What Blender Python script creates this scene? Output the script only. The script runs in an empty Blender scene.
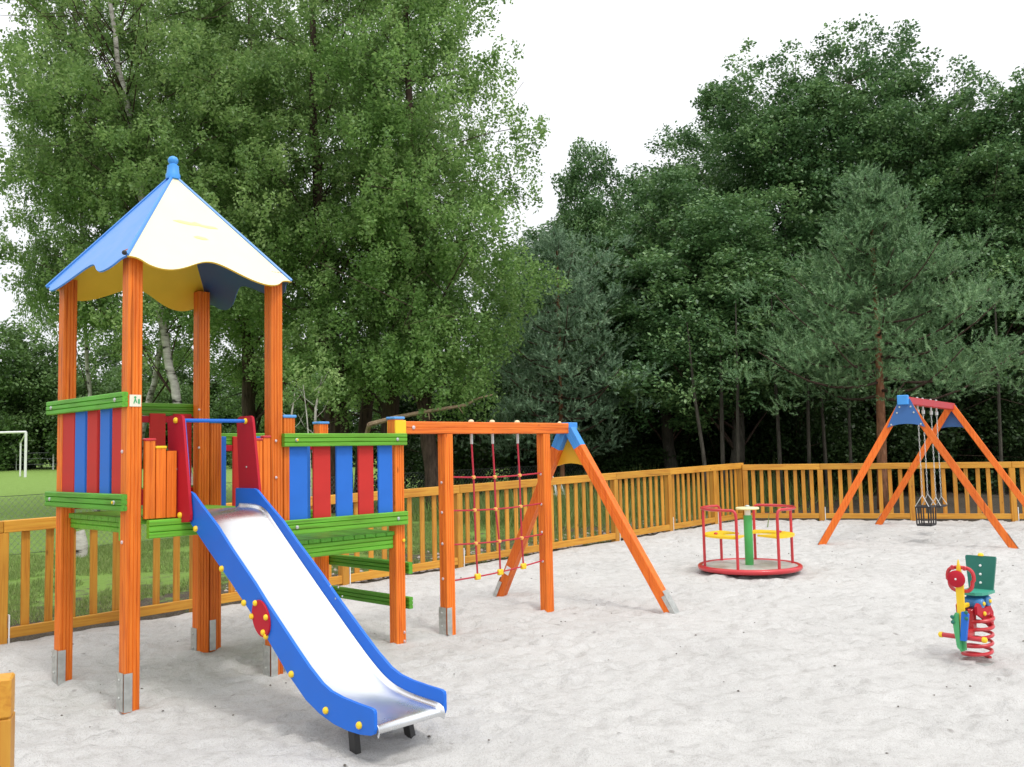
import bpy, math, random
import numpy as np
from mathutils import Vector, Matrix
R = math.radians
sc = bpy.context.scene
COL = sc.collection
rng = np.random.default_rng(11)
random.seed(5)

# ------------------------------------------------------------------ camera
FPX, CAMH, PITCH, ROLL, YAW = 920.0, 1.55, .0735, -.0213, .7615
Fv = Vector((0, math.cos(PITCH), math.sin(PITCH)))
R0 = Vector((1, 0, 0)); U0 = Vector((0, -math.sin(PITCH), math.cos(PITCH)))
Rv = math.cos(ROLL)*R0 + math.sin(ROLL)*U0
Uv = -math.sin(ROLL)*R0 + math.cos(ROLL)*U0
cam = bpy.data.cameras.new('camera'); co = bpy.data.objects.new('camera', cam); COL.objects.link(co)
m = Matrix.Identity(4)
for i in range(3):
    m[i][0] = Rv[i]; m[i][1] = Uv[i]; m[i][2] = -Fv[i]
m[2][3] = CAMH
co.matrix_world = m
cam.sensor_width = 36; cam.lens = FPX/1024*36; cam.clip_end = 2000
sc.camera = co

def ray(px, py):
    return Fv + Rv*((px-512)/FPX) + Uv*(-(py-383.5)/FPX)
def aty(px, py, Y):
    q = ray(px, py); t = Y/q.y; return Vector((q.x*t, Y, CAMH+q.z*t))
def gz(x, y):
    if y < 6: return 0.0
    if y < 16.4: return .0225*(y-6)
    return .234+.0145*(y-16.4)
def gzn(y): return np.where(y < 6, 0, np.where(y < 16.4, .0225*(y-6), .234+.0145*(y-16.4)))

# playground axes: u towards the open sand, v away along the fence
su, cu = math.sin(YAW), math.cos(YAW)
EV = Vector((su, cu, 0)); EU = Vector((cu, -su, 0)); EZ = Vector((0, 0, 1))
B0 = Vector((-2.42, 5.88, 0))
def W(u, v, z=0.0): return B0 + EU*u + EV*v + EZ*z

# ------------------------------------------------------------------ mesh helpers
class MB:
    def __init__(s): s.v = []; s.f = []; s.m = []
    def add(s, vs, fs, mi=0):
        n = len(s.v); s.v += [tuple(p) for p in vs]; s.f += [tuple(i+n for i in f) for f in fs]; s.m += [mi]*len(fs); return s
    def box(s, o, a, b, c, mi=0):          # corner o, edge vectors a b c
        o, a, b, c = Vector(o), Vector(a), Vector(b), Vector(c)
        if a.cross(b).dot(c) < 0: a, b = b, a
        vs = [o, o+a, o+a+b, o+b, o+c, o+a+c, o+a+b+c, o+b+c]
        return s.add(vs, [(3, 2, 1, 0), (4, 5, 6, 7), (0, 1, 5, 4), (1, 2, 6, 5), (2, 3, 7, 6), (3, 0, 4, 7)], mi)
    def cbox(s, o, a, b, c, ch=.004, mi=0):   # box with its edges along c chamfered, and its two ends
        o, a, b, c = Vector(o), Vector(a), Vector(b), Vector(c)
        la, lb, lc = a.length, b.length, c.length
        ch = min(ch, la*.3, lb*.3, lc*.3)
        ea, eb, ec = a/la, b/lb, c/lc
        P = [(ch, 0), (la-ch, 0), (la, ch), (la, lb-ch), (la-ch, lb), (ch, lb), (0, lb-ch), (0, ch)]
        Q = [(ch, ch), (la-ch, ch), (la-ch, ch), (la-ch, lb-ch), (la-ch, lb-ch), (ch, lb-ch), (ch, lb-ch), (ch, ch)]
        rings = [[o+ea*q[0]+eb*q[1] for q in Q], [o+ea*q[0]+eb*q[1]+ec*ch for q in P],
                 [o+ea*q[0]+eb*q[1]+ec*(lc-ch) for q in P], [o+ea*q[0]+eb*q[1]+c for q in Q]]
        flip = ea.cross(eb).dot(ec) < 0
        vs = sum(rings, []); fs = []
        for r in range(3):
            for i in range(8):
                j = (i+1) % 8; f = (r*8+i, r*8+j, r*8+8+j, r*8+8+i); fs.append(f[::-1] if flip else f)
        e0 = [0, 1, 3, 5]; f = (e0[3], e0[2], e0[1], e0[0]); fs.append(f[::-1] if flip else f)
        f = tuple(24+i for i in e0); fs.append(f[::-1] if flip else f)
        return s.add(vs, fs, mi)
    def prism(s, prof, o, a, b, c, mi=0, cap=True):    # 2d profile in axes a b at o, swept by c
        o, a, b, c = Vector(o), Vector(a), Vector(b), Vector(c)
        ar = sum(prof[i][0]*prof[(i+1) % len(prof)][1]-prof[(i+1) % len(prof)][0]*prof[i][1] for i in range(len(prof)))
        if ar*(a.cross(b).dot(c)) < 0: prof = prof[::-1]
        n = len(prof); lo = [o+a*x+b*y for x, y in prof]; hi = [p+c for p in lo]
        fs = [(i, (i+1) % n, n+(i+1) % n, n+i) for i in range(n)]
        if cap: fs += [tuple(range(n))[::-1], tuple(range(n, 2*n))]
        return s.add(lo+hi, fs, mi)
    def tube(s, pts, r, n=10, cap=True, mi=0, closed=False):
        pts = [Vector(p) for p in pts]; N = len(pts)
        rs = r if isinstance(r, (list, tuple)) else [r]*N
        vs = []; prev = None
        for i, p in enumerate(pts):
            if closed: t = pts[(i+1) % N]-pts[i-1]
            else: t = pts[min(i+1, N-1)]-pts[max(i-1, 0)]
            t.normalize()
            if prev is None: x = t.orthogonal().normalized()
            else:
                x = prev-t*prev.dot(t)
                x = x.normalized() if x.length > 1e-6 else t.orthogonal().normalized()
            prev = x; y = t.cross(x)
            for k in range(n):
                an = 2*math.pi*k/n; vs.append(p+(x*math.cos(an)+y*math.sin(an))*rs[i])
        fs = []
        for i in range(N if closed else N-1):
            j = (i+1) % N
            for k in range(n):
                l = (k+1) % n; fs.append((i*n+k, i*n+l, j*n+l, j*n+k))
        if cap and not closed: fs += [tuple(range(n))[::-1], tuple((N-1)*n+k for k in range(n))]
        return s.add(vs, fs, mi)
    def lathe(s, prof, o, ax=EZ, n=20, mi=0):   # (r, h) profile about ax
        o = Vector(o); ax = Vector(ax).normalized(); x = ax.orthogonal().normalized(); y = ax.cross(x); vs = []; N = len(prof)
        for r, h in prof:
            for k in range(n):
                an = 2*math.pi*k/n; vs.append(o+ax*h+(x*math.cos(an)+y*math.sin(an))*max(r, 1e-4))
        fs = [(i*n+k, i*n+(k+1) % n, (i+1)*n+(k+1) % n, (i+1)*n+k) for i in range(N-1) for k in range(n)]
        fs += [tuple(range(n))[::-1], tuple((N-1)*n+k for k in range(n))]
        return s.add(vs, fs, mi)
    def knob(s, p, ax, r=.016, h=.014, n=12):
        return s.lathe([(r, 0), (r, h*.45), (r*.8, h*.8), (r*.4, h), (0, h*1.05)], p, ax, n)

ORG = {}
def obj(name, mb, mat, parent=None, smooth=False, origin=None):
    vs = np.array(mb.v, dtype=np.float64)
    if origin is None:
        lo, hi = vs.min(0), vs.max(0); origin = Vector(((lo[0]+hi[0])/2, (lo[1]+hi[1])/2, lo[2]))
    origin = Vector(origin)
    me = bpy.data.meshes.new(name); me.from_pydata([tuple(v) for v in vs-np.array(origin)], [], mb.f); me.update()
    mats = mat if isinstance(mat, (list, tuple)) else [mat]
    for k in mats: me.materials.append(k)
    if len(mats) > 1: me.polygons.foreach_set('material_index', mb.m)
    if smooth:
        me.polygons.foreach_set('use_smooth', [True]*len(me.polygons))
        if smooth != 'all': me.set_sharp_from_angle(angle=R(38))
    o = bpy.data.objects.new(name, me); COL.objects.link(o)
    po = ORG.get(parent.name, Vector()) if parent else Vector()
    if parent: o.parent = parent
    o.location = origin-po; ORG[o.name] = origin
    return o
def thing(name, loc, label, cat, group=None):
    o = bpy.data.objects.new(name, None); COL.objects.link(o); o.location = loc; ORG[o.name] = Vector(loc)
    o.empty_display_size = .2
    return tag(o, label, cat, group)
def tag(o, label, cat=None, group=None, kind=None):
    o['label'] = label
    if cat: o['category'] = cat
    if group: o['group'] = group
    if kind: o['kind'] = kind
    return o

# ------------------------------------------------------------------ materials
def newmat(name):
    mt = bpy.data.materials.new(name); mt.use_nodes = True; nt = mt.node_tree
    return mt, nt, nt.nodes['Principled BSDF'], nt.nodes['Material Output']
def N(nt, t, **kw):
    n = nt.nodes.new(t)
    for k, v in kw.items(): setattr(n, k, v)
    return n
def ramp(nt, stops, fac):
    r = N(nt, 'ShaderNodeValToRGB'); e = r.color_ramp.elements
    while len(e) < len(stops): e.new(.5)
    for i, (p, c) in enumerate(stops): e[i].position = p; e[i].color = (*c, 1)
    nt.links.new(fac, r.inputs[0]); return r.outputs[0]
def mul(c, k): return tuple(max(0, min(1, x*k)) for x in c)

def noise(nt, vec, sc_, det=6, rough=.5, dist=0):
    n = N(nt, 'ShaderNodeTexNoise'); n.inputs['Scale'].default_value = sc_; n.inputs['Detail'].default_value = det; n.inputs['Roughness'].default_value = rough; n.inputs['Distortion'].default_value = dist
    nt.links.new(vec, n.inputs['Vector']); return n.outputs['Fac']
def plain(name, col, rough=.4, metal=0, var=.12, scale=6, bump=0, bscale=60, spec=.5, coat=0):
    mt, nt, p, out = newmat(name)
    tc = N(nt, 'ShaderNodeTexCoord'); no = N(nt, 'ShaderNodeTexNoise'); no.inputs['Scale'].default_value = scale; no.inputs['Detail'].default_value = 6
    nt.links.new(tc.outputs['Object'], no.inputs['Vector'])
    c = ramp(nt, [(.3, mul(col, 1-var)), (.7, mul(col, 1+var*.6))], no.outputs['Fac'])
    nt.links.new(c, p.inputs['Base Color'])
    rr = N(nt, 'ShaderNodeMapRange'); rr.inputs['To Min'].default_value = max(.02, rough-.08); rr.inputs['To Max'].default_value = rough+.12
    nt.links.new(no.outputs['Fac'], rr.inputs['Value']); nt.links.new(rr.outputs[0], p.inputs['Roughness'])
    p.inputs['Metallic'].default_value = metal; p.inputs['Specular IOR Level'].default_value = spec; p.inputs['Coat Weight'].default_value = coat
    if bump:
        n2 = N(nt, 'ShaderNodeTexNoise'); n2.inputs['Scale'].default_value = bscale; n2.inputs['Detail'].default_value = 4
        nt.links.new(tc.outputs['Object'], n2.inputs['Vector'])
        b = N(nt, 'ShaderNodeBump'); b.inputs['Strength'].default_value = bump; b.inputs['Distance'].default_value = .01
        nt.links.new(n2.outputs['Fac'], b.inputs['Height']); nt.links.new(b.outputs[0], p.inputs['Normal'])
    return mt

def wood(name, col, axis='z', dark=.72, rough=.5, knots=True, contrast=1.0, spec=.4):
    """stained timber, grain along axis (z, u, v or an angle in the ground plane)"""
    mt, nt, p, out = newmat(name)
    tc = N(nt, 'ShaderNodeTexCoord'); g = N(nt, 'ShaderNodeNewGeometry')
    src = g.outputs['Position']
    m1 = N(nt, 'ShaderNodeMapping'); ang = {'z': 0, 'u': math.atan2(EU.y, EU.x), 'v': math.atan2(EV.y, EV.x)}.get(axis, axis if not isinstance(axis, str) else 0)
    m1.inputs['Rotation'].default_value = (0, 0, -ang); nt.links.new(src, m1.inputs['Vector'])
    m2 = N(nt, 'ShaderNodeMapping'); m2.inputs['Scale'].default_value = (1, 1, .045) if axis == 'z' else (.045, 1, 1)
    nt.links.new(m1.outputs[0], m2.inputs['Vector'])
    oi = N(nt, 'ShaderNodeObjectInfo'); ad = N(nt, 'ShaderNodeVectorMath', operation='ADD')
    mu = N(nt, 'ShaderNodeMath', operation='MULTIPLY'); mu.inputs[1].default_value = 37; nt.links.new(oi.outputs['Random'], mu.inputs[0])
    nt.links.new(m2.outputs[0], ad.inputs[0]); nt.links.new(mu.outputs[0], ad.inputs[1])
    n1 = N(nt, 'ShaderNodeTexNoise'); n1.inputs['Scale'].default_value = 55; n1.inputs['Detail'].default_value = 5; n1.inputs['Distortion'].default_value = .6
    nt.links.new(ad.outputs[0], n1.inputs['Vector'])
    n0 = N(nt, 'ShaderNodeTexNoise'); n0.inputs['Scale'].default_value = 2.2; n0.inputs['Detail'].default_value = 3; nt.links.new(tc.outputs['Object'], n0.inputs['Vector'])
    k = dark**contrast
    c = ramp(nt, [(.28, (col[0]*k, col[1]*k*.8, col[2]*k*.7)), (.5, col), (.75, mul((col[0]*1.02, col[1]*1.15, col[2]*1.3), 1.05))], n1.outputs['Fac'])
    mx = N(nt, 'ShaderNodeMix', data_type='RGBA', blend_type='MULTIPLY'); mx.inputs[0].default_value = 1
    c0 = ramp(nt, [(.3, (.84, .80, .78)), (.65, (1, 1, 1))], n0.outputs['Fac'])
    nt.links.new(c, mx.inputs[6]); nt.links.new(c0, mx.inputs[7]); last = mx.outputs[2]
    # each piece of timber a little different
    hv = N(nt, 'ShaderNodeHueSaturation'); mr = N(nt, 'ShaderNodeMapRange'); mr.inputs['To Min'].default_value = .86; mr.inputs['To Max'].default_value = 1.1
    nt.links.new(oi.outputs['Random'], mr.inputs['Value']); nt.links.new(mr.outputs[0], hv.inputs['Value']); nt.links.new(last, hv.inputs['Color']); last = hv.outputs[0]
    if knots:
        mk = N(nt, 'ShaderNodeMapping'); mk.inputs['Scale'].default_value = (1, 1, .45) if axis == 'z' else (.45, 1, 1); nt.links.new(m1.outputs[0], mk.inputs['Vector'])
        vo = N(nt, 'ShaderNodeTexVoronoi'); vo.inputs['Scale'].default_value = 5.5; nt.links.new(mk.outputs[0], vo.inputs['Vector'])
        kf = ramp(nt, [(.03, (.38, .30, .26)), (.085, (1, 1, 1))], vo.outputs['Distance'])
        m3 = N(nt, 'ShaderNodeMix', data_type='RGBA', blend_type='MULTIPLY'); m3.inputs[0].default_value = .8
        nt.links.new(last, m3.inputs[6]); nt.links.new(kf, m3.inputs[7]); last = m3.outputs[2]
    m5 = N(nt, 'ShaderNodeMapping'); m5.inputs['Scale'].default_value = (1, 1, .03) if axis == 'z' else (.03, 1, 1); nt.links.new(m1.outputs[0], m5.inputs['Vector'])
    n5 = noise(nt, m5.outputs[0], 23, 3, .5); cr = ramp(nt, [(.30, (.45, .40, .36)), (.335, (1, 1, 1))], n5)
    m6 = N(nt, 'ShaderNodeMix', data_type='RGBA', blend_type='MULTIPLY'); m6.inputs[0].default_value = .55; nt.links.new(last, m6.inputs[6]); nt.links.new(cr, m6.inputs[7]); last = m6.outputs[2]
    nt.links.new(last, p.inputs['Base Color'])
    p.inputs['Roughness'].default_value = rough; p.inputs['Specular IOR Level'].default_value = spec
    b = N(nt, 'ShaderNodeBump'); b.inputs['Strength'].default_value = .25; b.inputs['Distance'].default_value = .004
    nt.links.new(n1.outputs['Fac'], b.inputs['Height']); nt.links.new(b.outputs[0], p.inputs['Normal'])
    return mt

OR = (.84, .20, .016)
M = {}
M['post'] = wood('orange_post', OR, 'z'); M['beam'] = wood('orange_beam', (.84, .19, .018), 'v')
M['leg'] = wood('orange_leg', (.84, .18, .018), 'z', contrast=.6)
M['green_u'] = wood('green_timber_across', (.11, .40, .03), 'u', contrast=.7, knots=False); M['green_v'] = wood('green_timber_along', (.15, .45, .032), 'v', contrast=.7, knots=False)
M['fence_v'] = wood('honey_rail', (.64, .31, .035), 'v', contrast=.8); M['fence_z'] = wood('honey_baluster', (.62, .29, .033), 'z', contrast=.8)
M['fence_r'] = wood('honey_rail_far', (.64, .31, .035), math.atan2(-1.1, 4.2), contrast=.8)
M['fence_u'] = wood('honey_rail_near', (.66, .32, .035), 'u', contrast=.8)
M['blue'] = plain('blue_board', (.025, .16, .62), .5, var=.06, spec=.25); M['red'] = plain('red_board', (.56, .035, .03), .55, var=.08, spec=.2)
M['darkred'] = plain('dark_red_plate', (.48, .012, .03), .5, var=.06, spec=.25)
M['slideblue'] = plain('slide_blue', (.010, .145, .66), .4, var=.05, spec=.35); M['roofblue'] = plain('roof_blue', (.06, .26, .72), .35, var=.05)
M['roofblue_shaded'] = plain('roof_blue_shaded', (.03, .09, .25), .4, var=.05)  # same roof blue, darkened so the rear panel's shade sits in its colour
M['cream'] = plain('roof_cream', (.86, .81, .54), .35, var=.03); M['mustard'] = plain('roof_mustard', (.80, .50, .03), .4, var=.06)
M['paleyellow'] = plain('faint_print', (.95, .82, .30), .4, var=.03)
M['yellow'] = plain('yellow_cap', (.90, .60, .02), .35, var=.05); M['gusset'] = plain('yellow_gusset', (.85, .50, .03), .4, var=.06)
M['zinc'] = plain('galvanised_steel', (.55, .57, .55), .42, .75, var=.2, scale=25, bump=.15); M['steel'] = plain('slide_steel', (.74, .76, .78), .26, .95, var=.08, scale=5)
M['chain'] = plain('chain_steel', (.62, .64, .63), .4, .6, var=.15); M['black'] = plain('black_tube', (.02, .02, .02), .4)
M['redtube'] = plain('red_tube', (.55, .03, .04), .32, var=.08, coat=.3); M['rope'] = plain('red_rope', (.50, .025, .05), .7, var=.2, scale=90, bump=.4, bscale=300)
M['pale'] = plain('pale_cap', (.80, .70, .45), .5); M['bluecap'] = plain('blue_cap', (.09, .32, .72), .4, var=.06)
M['bluepaint'] = plain('blue_paint', (.05, .29, .75), .45, var=.08); M['grpole'] = plain('green_pole', (.06, .38, .09), .35, var=.06)
M['redbeam'] = plain('red_beam', (.52, .025, .04), .4, var=.1); M['swblue'] = plain('gusset_blue', (.035, .13, .36), .4, var=.06)
M['lcap'] = plain('light_blue_cap', (.06, .33, .82), .4); M['white'] = plain('white_paint', (.8, .8, .8), .45, var=.06); M['rubber'] = plain('black_rubber', (.025, .025, .028), .6)
M['sticker'] = plain('cream_sticker', (.80, .78, .62), .4, var=.03); M['bolt'] = plain('bolt_zinc', (.7, .6, .62), .35, .4); M['orangeknot'] = plain('orange_knot', (.85, .42, .10), .45)
M['dkgreen'] = plain('dark_green_plate', (.015, .16, .12), .35, var=.05); M['ltgreen'] = plain('seat_green', (.05, .34, .24), .35, var=.05); M['wheelblue'] = plain('drum_blue', (.05, .22, .5), .3)
M['fgreen'] = plain('fork_green', (.08, .42, .16), .35); M['creamcap'] = plain('cream_disc', (.85, .80, .45), .45)
M['darkpost'] = plain('dark_post', (.10, .12, .12), .6); M['wire'] = plain('grey_wire', (.22, .24, .24), .5, .3)
M['checker'] = plain('checker_plate', (.62, .63, .64), .38, .3, var=.2, scale=9, bump=.5, bscale=55)

# ------------------------------------------------------------------ world and sun
wd = bpy.data.worlds.new('World'); sc.world = wd; wd.use_nodes = True; nt = wd.node_tree
bg = nt.nodes['Background']; sky = N(nt, 'ShaderNodeTexSky', sky_type='NISHITA', sun_disc=False)
SUN_EL, SUN_AZ = R(58), R(140)      # azimuth clockwise from +Y
sky.sun_elevation = SUN_EL; sky.sun_rotation = SUN_AZ; sky.dust_density = 4; sky.air_density = 1
hs = N(nt, 'ShaderNodeHueSaturation'); hs.inputs['Saturation'].default_value = .25; nt.links.new(sky.outputs[0], hs.inputs['Color'])
mx = N(nt, 'ShaderNodeMix', data_type='RGBA'); mx.inputs[0].default_value = .85; 
tcw = N(nt, 'ShaderNodeTexCoord'); sz = N(nt, 'ShaderNodeSeparateXYZ'); nt.links.new(tcw.outputs['Generated'], sz.inputs[0])
oc = ramp(nt, [(.0, (.50, .51, .53)), (.35, (.62, .63, .65)), (1.0, (1, 1, 1))], sz.outputs[2]); osc = N(nt, 'ShaderNodeVectorMath', operation='SCALE'); osc.inputs['Scale'].default_value = 17; nt.links.new(oc, osc.inputs[0]); nt.links.new(osc.outputs[0], mx.inputs[7])
nt.links.new(hs.outputs[0], mx.inputs[6]); nt.links.new(mx.outputs[2], bg.inputs[0]); bg.inputs['Strength'].default_value = .12
sl = bpy.data.lights.new('sun', 'SUN'); sl.energy = 1.5; sl.angle = R(12); sl.color = (1, .96, .9)
so = bpy.data.objects.new('sun', sl); COL.objects.link(so)
dirv = Vector((math.sin(SUN_AZ)*math.cos(SUN_EL), math.cos(SUN_AZ)*math.cos(SUN_EL), math.sin(SUN_EL)))
so.rotation_euler = dirv.to_track_quat('Z', 'Y').to_euler(); so.location = dirv*60
sc.view_settings.view_transform = 'Standard'; sc.view_settings.look = 'None'; sc.view_settings.exposure = 0.0; sc.view_settings.gamma = 1
try: sc.view_settings.use_curve_mapping = False
except Exception: pass

# ------------------------------------------------------------------ grounds
def grid_obj(name, X, Y, Z, mat, smooth=True):
    ny, nx = X.shape; vs = np.stack([X.ravel(), Y.ravel(), Z.ravel()], 1).astype(np.float32)
    idx = np.arange(nx*ny).reshape(ny, nx); q = np.stack([idx[:-1, :-1], idx[:-1, 1:], idx[1:, 1:], idx[1:, :-1]], -1).reshape(-1, 4)
    me = bpy.data.meshes.new(name); me.vertices.add(len(vs)); me.vertices.foreach_set('co', vs.ravel())
    me.loops.add(q.size); me.loops.foreach_set('vertex_index', q.ravel().astype(np.int32))
    me.polygons.add(len(q)); me.polygons.foreach_set('loop_start', np.arange(0, q.size, 4, dtype=np.int32)); me.polygons.foreach_set('loop_total', np.full(len(q), 4, dtype=np.int32))
    me.update(calc_edges=True); me.polygons.foreach_set('use_smooth', [smooth]*len(q)); me.materials.append(mat)
    o = bpy.data.objects.new(name, me); COL.objects.link(o); return o
def vnoise(x, y, cell, seed):
    r = np.random.default_rng(seed); T = r.random((256, 256)); gx = x/cell; gy = y/cell
    ix = np.floor(gx).astype(int); iy = np.floor(gy).astype(int); fx = gx-ix; fy = gy-iy; fx = fx*fx*(3-2*fx); fy = fy*fy*(3-2*fy)
    a = T[iy % 256, ix % 256]; b = T[iy % 256, (ix+1) % 256]; c = T[(iy+1) % 256, ix % 256]; d = T[(iy+1) % 256, (ix+1) % 256]
    return (a*(1-fx)+b*fx)*(1-fy)+(c*(1-fx)+d*fx)*fy

# sand
mt, nt, p, out = newmat('sand'); tc = N(nt, 'ShaderNodeTexCoord')
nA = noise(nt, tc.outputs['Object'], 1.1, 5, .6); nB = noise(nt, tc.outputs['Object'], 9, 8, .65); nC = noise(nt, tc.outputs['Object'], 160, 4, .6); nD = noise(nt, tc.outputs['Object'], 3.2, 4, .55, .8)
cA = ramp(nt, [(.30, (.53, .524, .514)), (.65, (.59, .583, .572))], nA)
cB = ramp(nt, [(.30, (.74, .73, .72)), (.50, (1, 1, 1))], nB)  # mottling and pits: moist sand tone plus relief shade painted into the colour
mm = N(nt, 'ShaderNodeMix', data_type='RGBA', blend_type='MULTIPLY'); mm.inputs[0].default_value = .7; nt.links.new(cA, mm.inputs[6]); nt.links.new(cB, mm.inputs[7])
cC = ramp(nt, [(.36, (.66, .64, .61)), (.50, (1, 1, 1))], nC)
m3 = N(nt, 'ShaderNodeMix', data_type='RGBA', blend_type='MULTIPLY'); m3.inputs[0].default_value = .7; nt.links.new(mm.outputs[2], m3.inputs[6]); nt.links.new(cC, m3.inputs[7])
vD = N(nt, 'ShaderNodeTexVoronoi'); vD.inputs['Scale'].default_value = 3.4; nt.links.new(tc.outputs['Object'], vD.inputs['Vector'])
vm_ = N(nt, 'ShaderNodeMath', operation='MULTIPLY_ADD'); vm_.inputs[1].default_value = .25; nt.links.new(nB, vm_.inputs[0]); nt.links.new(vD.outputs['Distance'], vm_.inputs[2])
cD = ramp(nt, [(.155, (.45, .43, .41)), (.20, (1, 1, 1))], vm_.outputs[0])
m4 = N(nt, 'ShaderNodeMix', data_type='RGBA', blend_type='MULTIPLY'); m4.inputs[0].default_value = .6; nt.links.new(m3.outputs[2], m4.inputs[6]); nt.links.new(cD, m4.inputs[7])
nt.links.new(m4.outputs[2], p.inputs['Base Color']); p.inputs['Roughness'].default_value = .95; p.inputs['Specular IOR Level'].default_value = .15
b1 = N(nt, 'ShaderNodeBump'); b1.inputs['Strength'].default_value = 1.0; b1.inputs['Distance'].default_value = .035; nt.links.new(nB, b1.inputs['Height'])
b2 = N(nt, 'ShaderNodeBump'); b2.inputs['Strength'].default_value = .6; b2.inputs['Distance'].default_value = .006; nt.links.new(nC, b2.inputs['Height']); nt.links.new(b1.outputs[0], b2.inputs['Normal'])
nt.links.new(b2.outputs[0], p.inputs['Normal']); M['sand'] = mt

def sand():
    u = np.arange(-2.62, 12.5, .036); n = 520; t = np.linspace(0, 1, n)**1.0
    vm = np.where(u < -2.59, 12.1, 12.1+.553*(u+2.59)); vmin = -6.5
    Uu, T = np.meshgrid(u, t); Vv = vmin+T*(vm[None, :]-vmin)
    X = B0.x+Uu*EU.x+Vv*EV.x; Y = B0.y+Uu*EU.y+Vv*EV.y
    h = np.zeros_like(X)
    for cell, a, s in ((1.7, .026, 1), (.7, .016, 2), (.31, .016, 3), (.16, .013, 4), (.085, .010, 5)): h += a*(vnoise(X+50, Y+50, cell, s)-.5)
    r = np.random.default_rng(3)
    # footprints: shallow oval dents with a raised rim
    du = .036
    for k in range(9000):
        cu_ = r.uniform(-2.5, 11); cv = r.uniform(-6, 15); an = r.uniform(0, math.pi); la = r.uniform(.07, .15); lb = r.uniform(.035, .07); dp = r.uniform(.006, .022)
        i0, i1 = int((cu_-.4+2.62)/du), int((cu_+.4+2.62)/du)+1; i0 = max(i0, 0); i1 = min(i1, len(u))
        if i1 <= i0: continue
        vmx = vm[(i0+i1)//2]; dv = (vmx-vmin)/(n-1); j0, j1 = int((cv-.4-vmin)/dv), int((cv+.4-vmin)/dv)+1; j0 = max(j0, 0); j1 = min(j1, n)
        if j1 <= j0: continue
        a = Uu[j0:j1, i0:i1]-cu_; b = Vv[j0:j1, i0:i1]-cv
        x = (a*math.cos(an)+b*math.sin(an))/la; y = (-a*math.sin(an)+b*math.cos(an))/lb; d = x*x+y*y
        h[j0:j1, i0:i1] += -dp*np.exp(-d**1.7)+dp*.5*np.exp(-(np.sqrt(d)-1.5)**2*5)
    for cu_, cv, rad_, dp in ((2.35, .5, .45, .05), (5.3, 4.6, .35, .02), (0, 0, .16, .02), (-1.08, 0, .16, .02), (0, 3.92, .15, .02), (0, 2.67, .15, .02)):
        d = ((Uu-cu_)**2+(Vv-cv)**2)/rad_**2; h += -dp*np.exp(-d)+dp*.5*np.exp(-(np.sqrt(d)-1.6)**2*5)
    for cx, cy in ((5.75, 13.1), (6.25, 13.65)):
        d = ((X-cx)**2+(Y-cy)**2)/.16; h += -.045*np.exp(-d)
    Z = gzn(Y)+.012+h
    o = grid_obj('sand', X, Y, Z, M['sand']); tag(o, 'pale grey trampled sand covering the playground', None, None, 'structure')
    return o
sand()

# grass terrain (one sheet to the horizon)
mt, nt, p, out = newmat('grass_ground'); tc = N(nt, 'ShaderNodeTexCoord')
nA = noise(nt, tc.outputs['Object'], .35, 6, .6); nB = noise(nt, tc.outputs['Object'], 4.5, 8, .7); nC = noise(nt, tc.outputs['Object'], 60, 4, .6)
c1 = ramp(nt, [(.3, (.17, .27, .06)), (.6, (.21, .33, .08)), (.8, (.27, .37, .12))], nB)
sx = N(nt, 'ShaderNodeSeparateXYZ'); nt.links.new(tc.outputs['Object'], sx.inputs[0])
# distance past the fence line in u
du_ = N(nt, 'ShaderNodeVectorMath', operation='DOT_PRODUCT'); nt.links.new(tc.outputs['Object'], du_.inputs[0]); du_.inputs[1].default_value = tuple(EU)
dist = N(nt, 'ShaderNodeMapRange'); uo = EU.dot(B0)
dist.inputs['From Min'].default_value = uo-2.6; dist.inputs['From Max'].default_value = uo-5.6; dist.inputs['To Min'].default_value = .34; dist.inputs['To Max'].default_value = .02
nt.links.new(du_.outputs['Value'], dist.inputs['Value'])
# wood floor beyond the far end of the fence
dv_ = N(nt, 'ShaderNodeVectorMath', operation='DOT_PRODUCT'); nt.links.new(tc.outputs['Object'], dv_.inputs[0]); dv_.inputs[1].default_value = tuple(EV)
dist2 = N(nt, 'ShaderNodeMapRange'); vo_ = EV.dot(B0); dist2.inputs['From Min'].default_value = vo_+8.5; dist2.inputs['From Max'].default_value = vo_+13; dist2.inputs['To Min'].default_value = 0; dist2.inputs['To Max'].default_value = .6
nt.links.new(dv_.outputs['Value'], dist2.inputs['Value'])
ad = N(nt, 'ShaderNodeMath', operation='ADD'); nt.links.new(dist.outputs[0], ad.inputs[0]); nt.links.new(nB, ad.inputs[1])
ad2 = N(nt, 'ShaderNodeMath', operation='ADD'); nt.links.new(ad.outputs[0], ad2.inputs[0]); nt.links.new(dist2.outputs[0], ad2.inputs[1])
st = N(nt, 'ShaderNodeMapRange'); st.inputs['From Min'].default_value = .58; st.inputs['From Max'].default_value = .72; mk_ = N(nt, 'ShaderNodeMapRange'); mk_.inputs['From Min'].default_value = uo-14; mk_.inputs['From Max'].default_value = uo-7; nt.links.new(du_.outputs['Value'], mk_.inputs['Value'])
ml_ = N(nt, 'ShaderNodeMath', operation='MULTIPLY'); nt.links.new(ad2.outputs[0], ml_.inputs[0]); nt.links.new(mk_.outputs[0], ml_.inputs[1]); nt.links.new(ml_.outputs[0], st.inputs['Value'])
soil = ramp(nt, [(.35, (.06, .05, .035)), (.65, (.15, .125, .10))], nC)
mg = N(nt, 'ShaderNodeMix', data_type='RGBA'); nt.links.new(st.outputs[0], mg.inputs[0]); nt.links.new(c1, mg.inputs[6]); nt.links.new(soil, mg.inputs[7])
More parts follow.
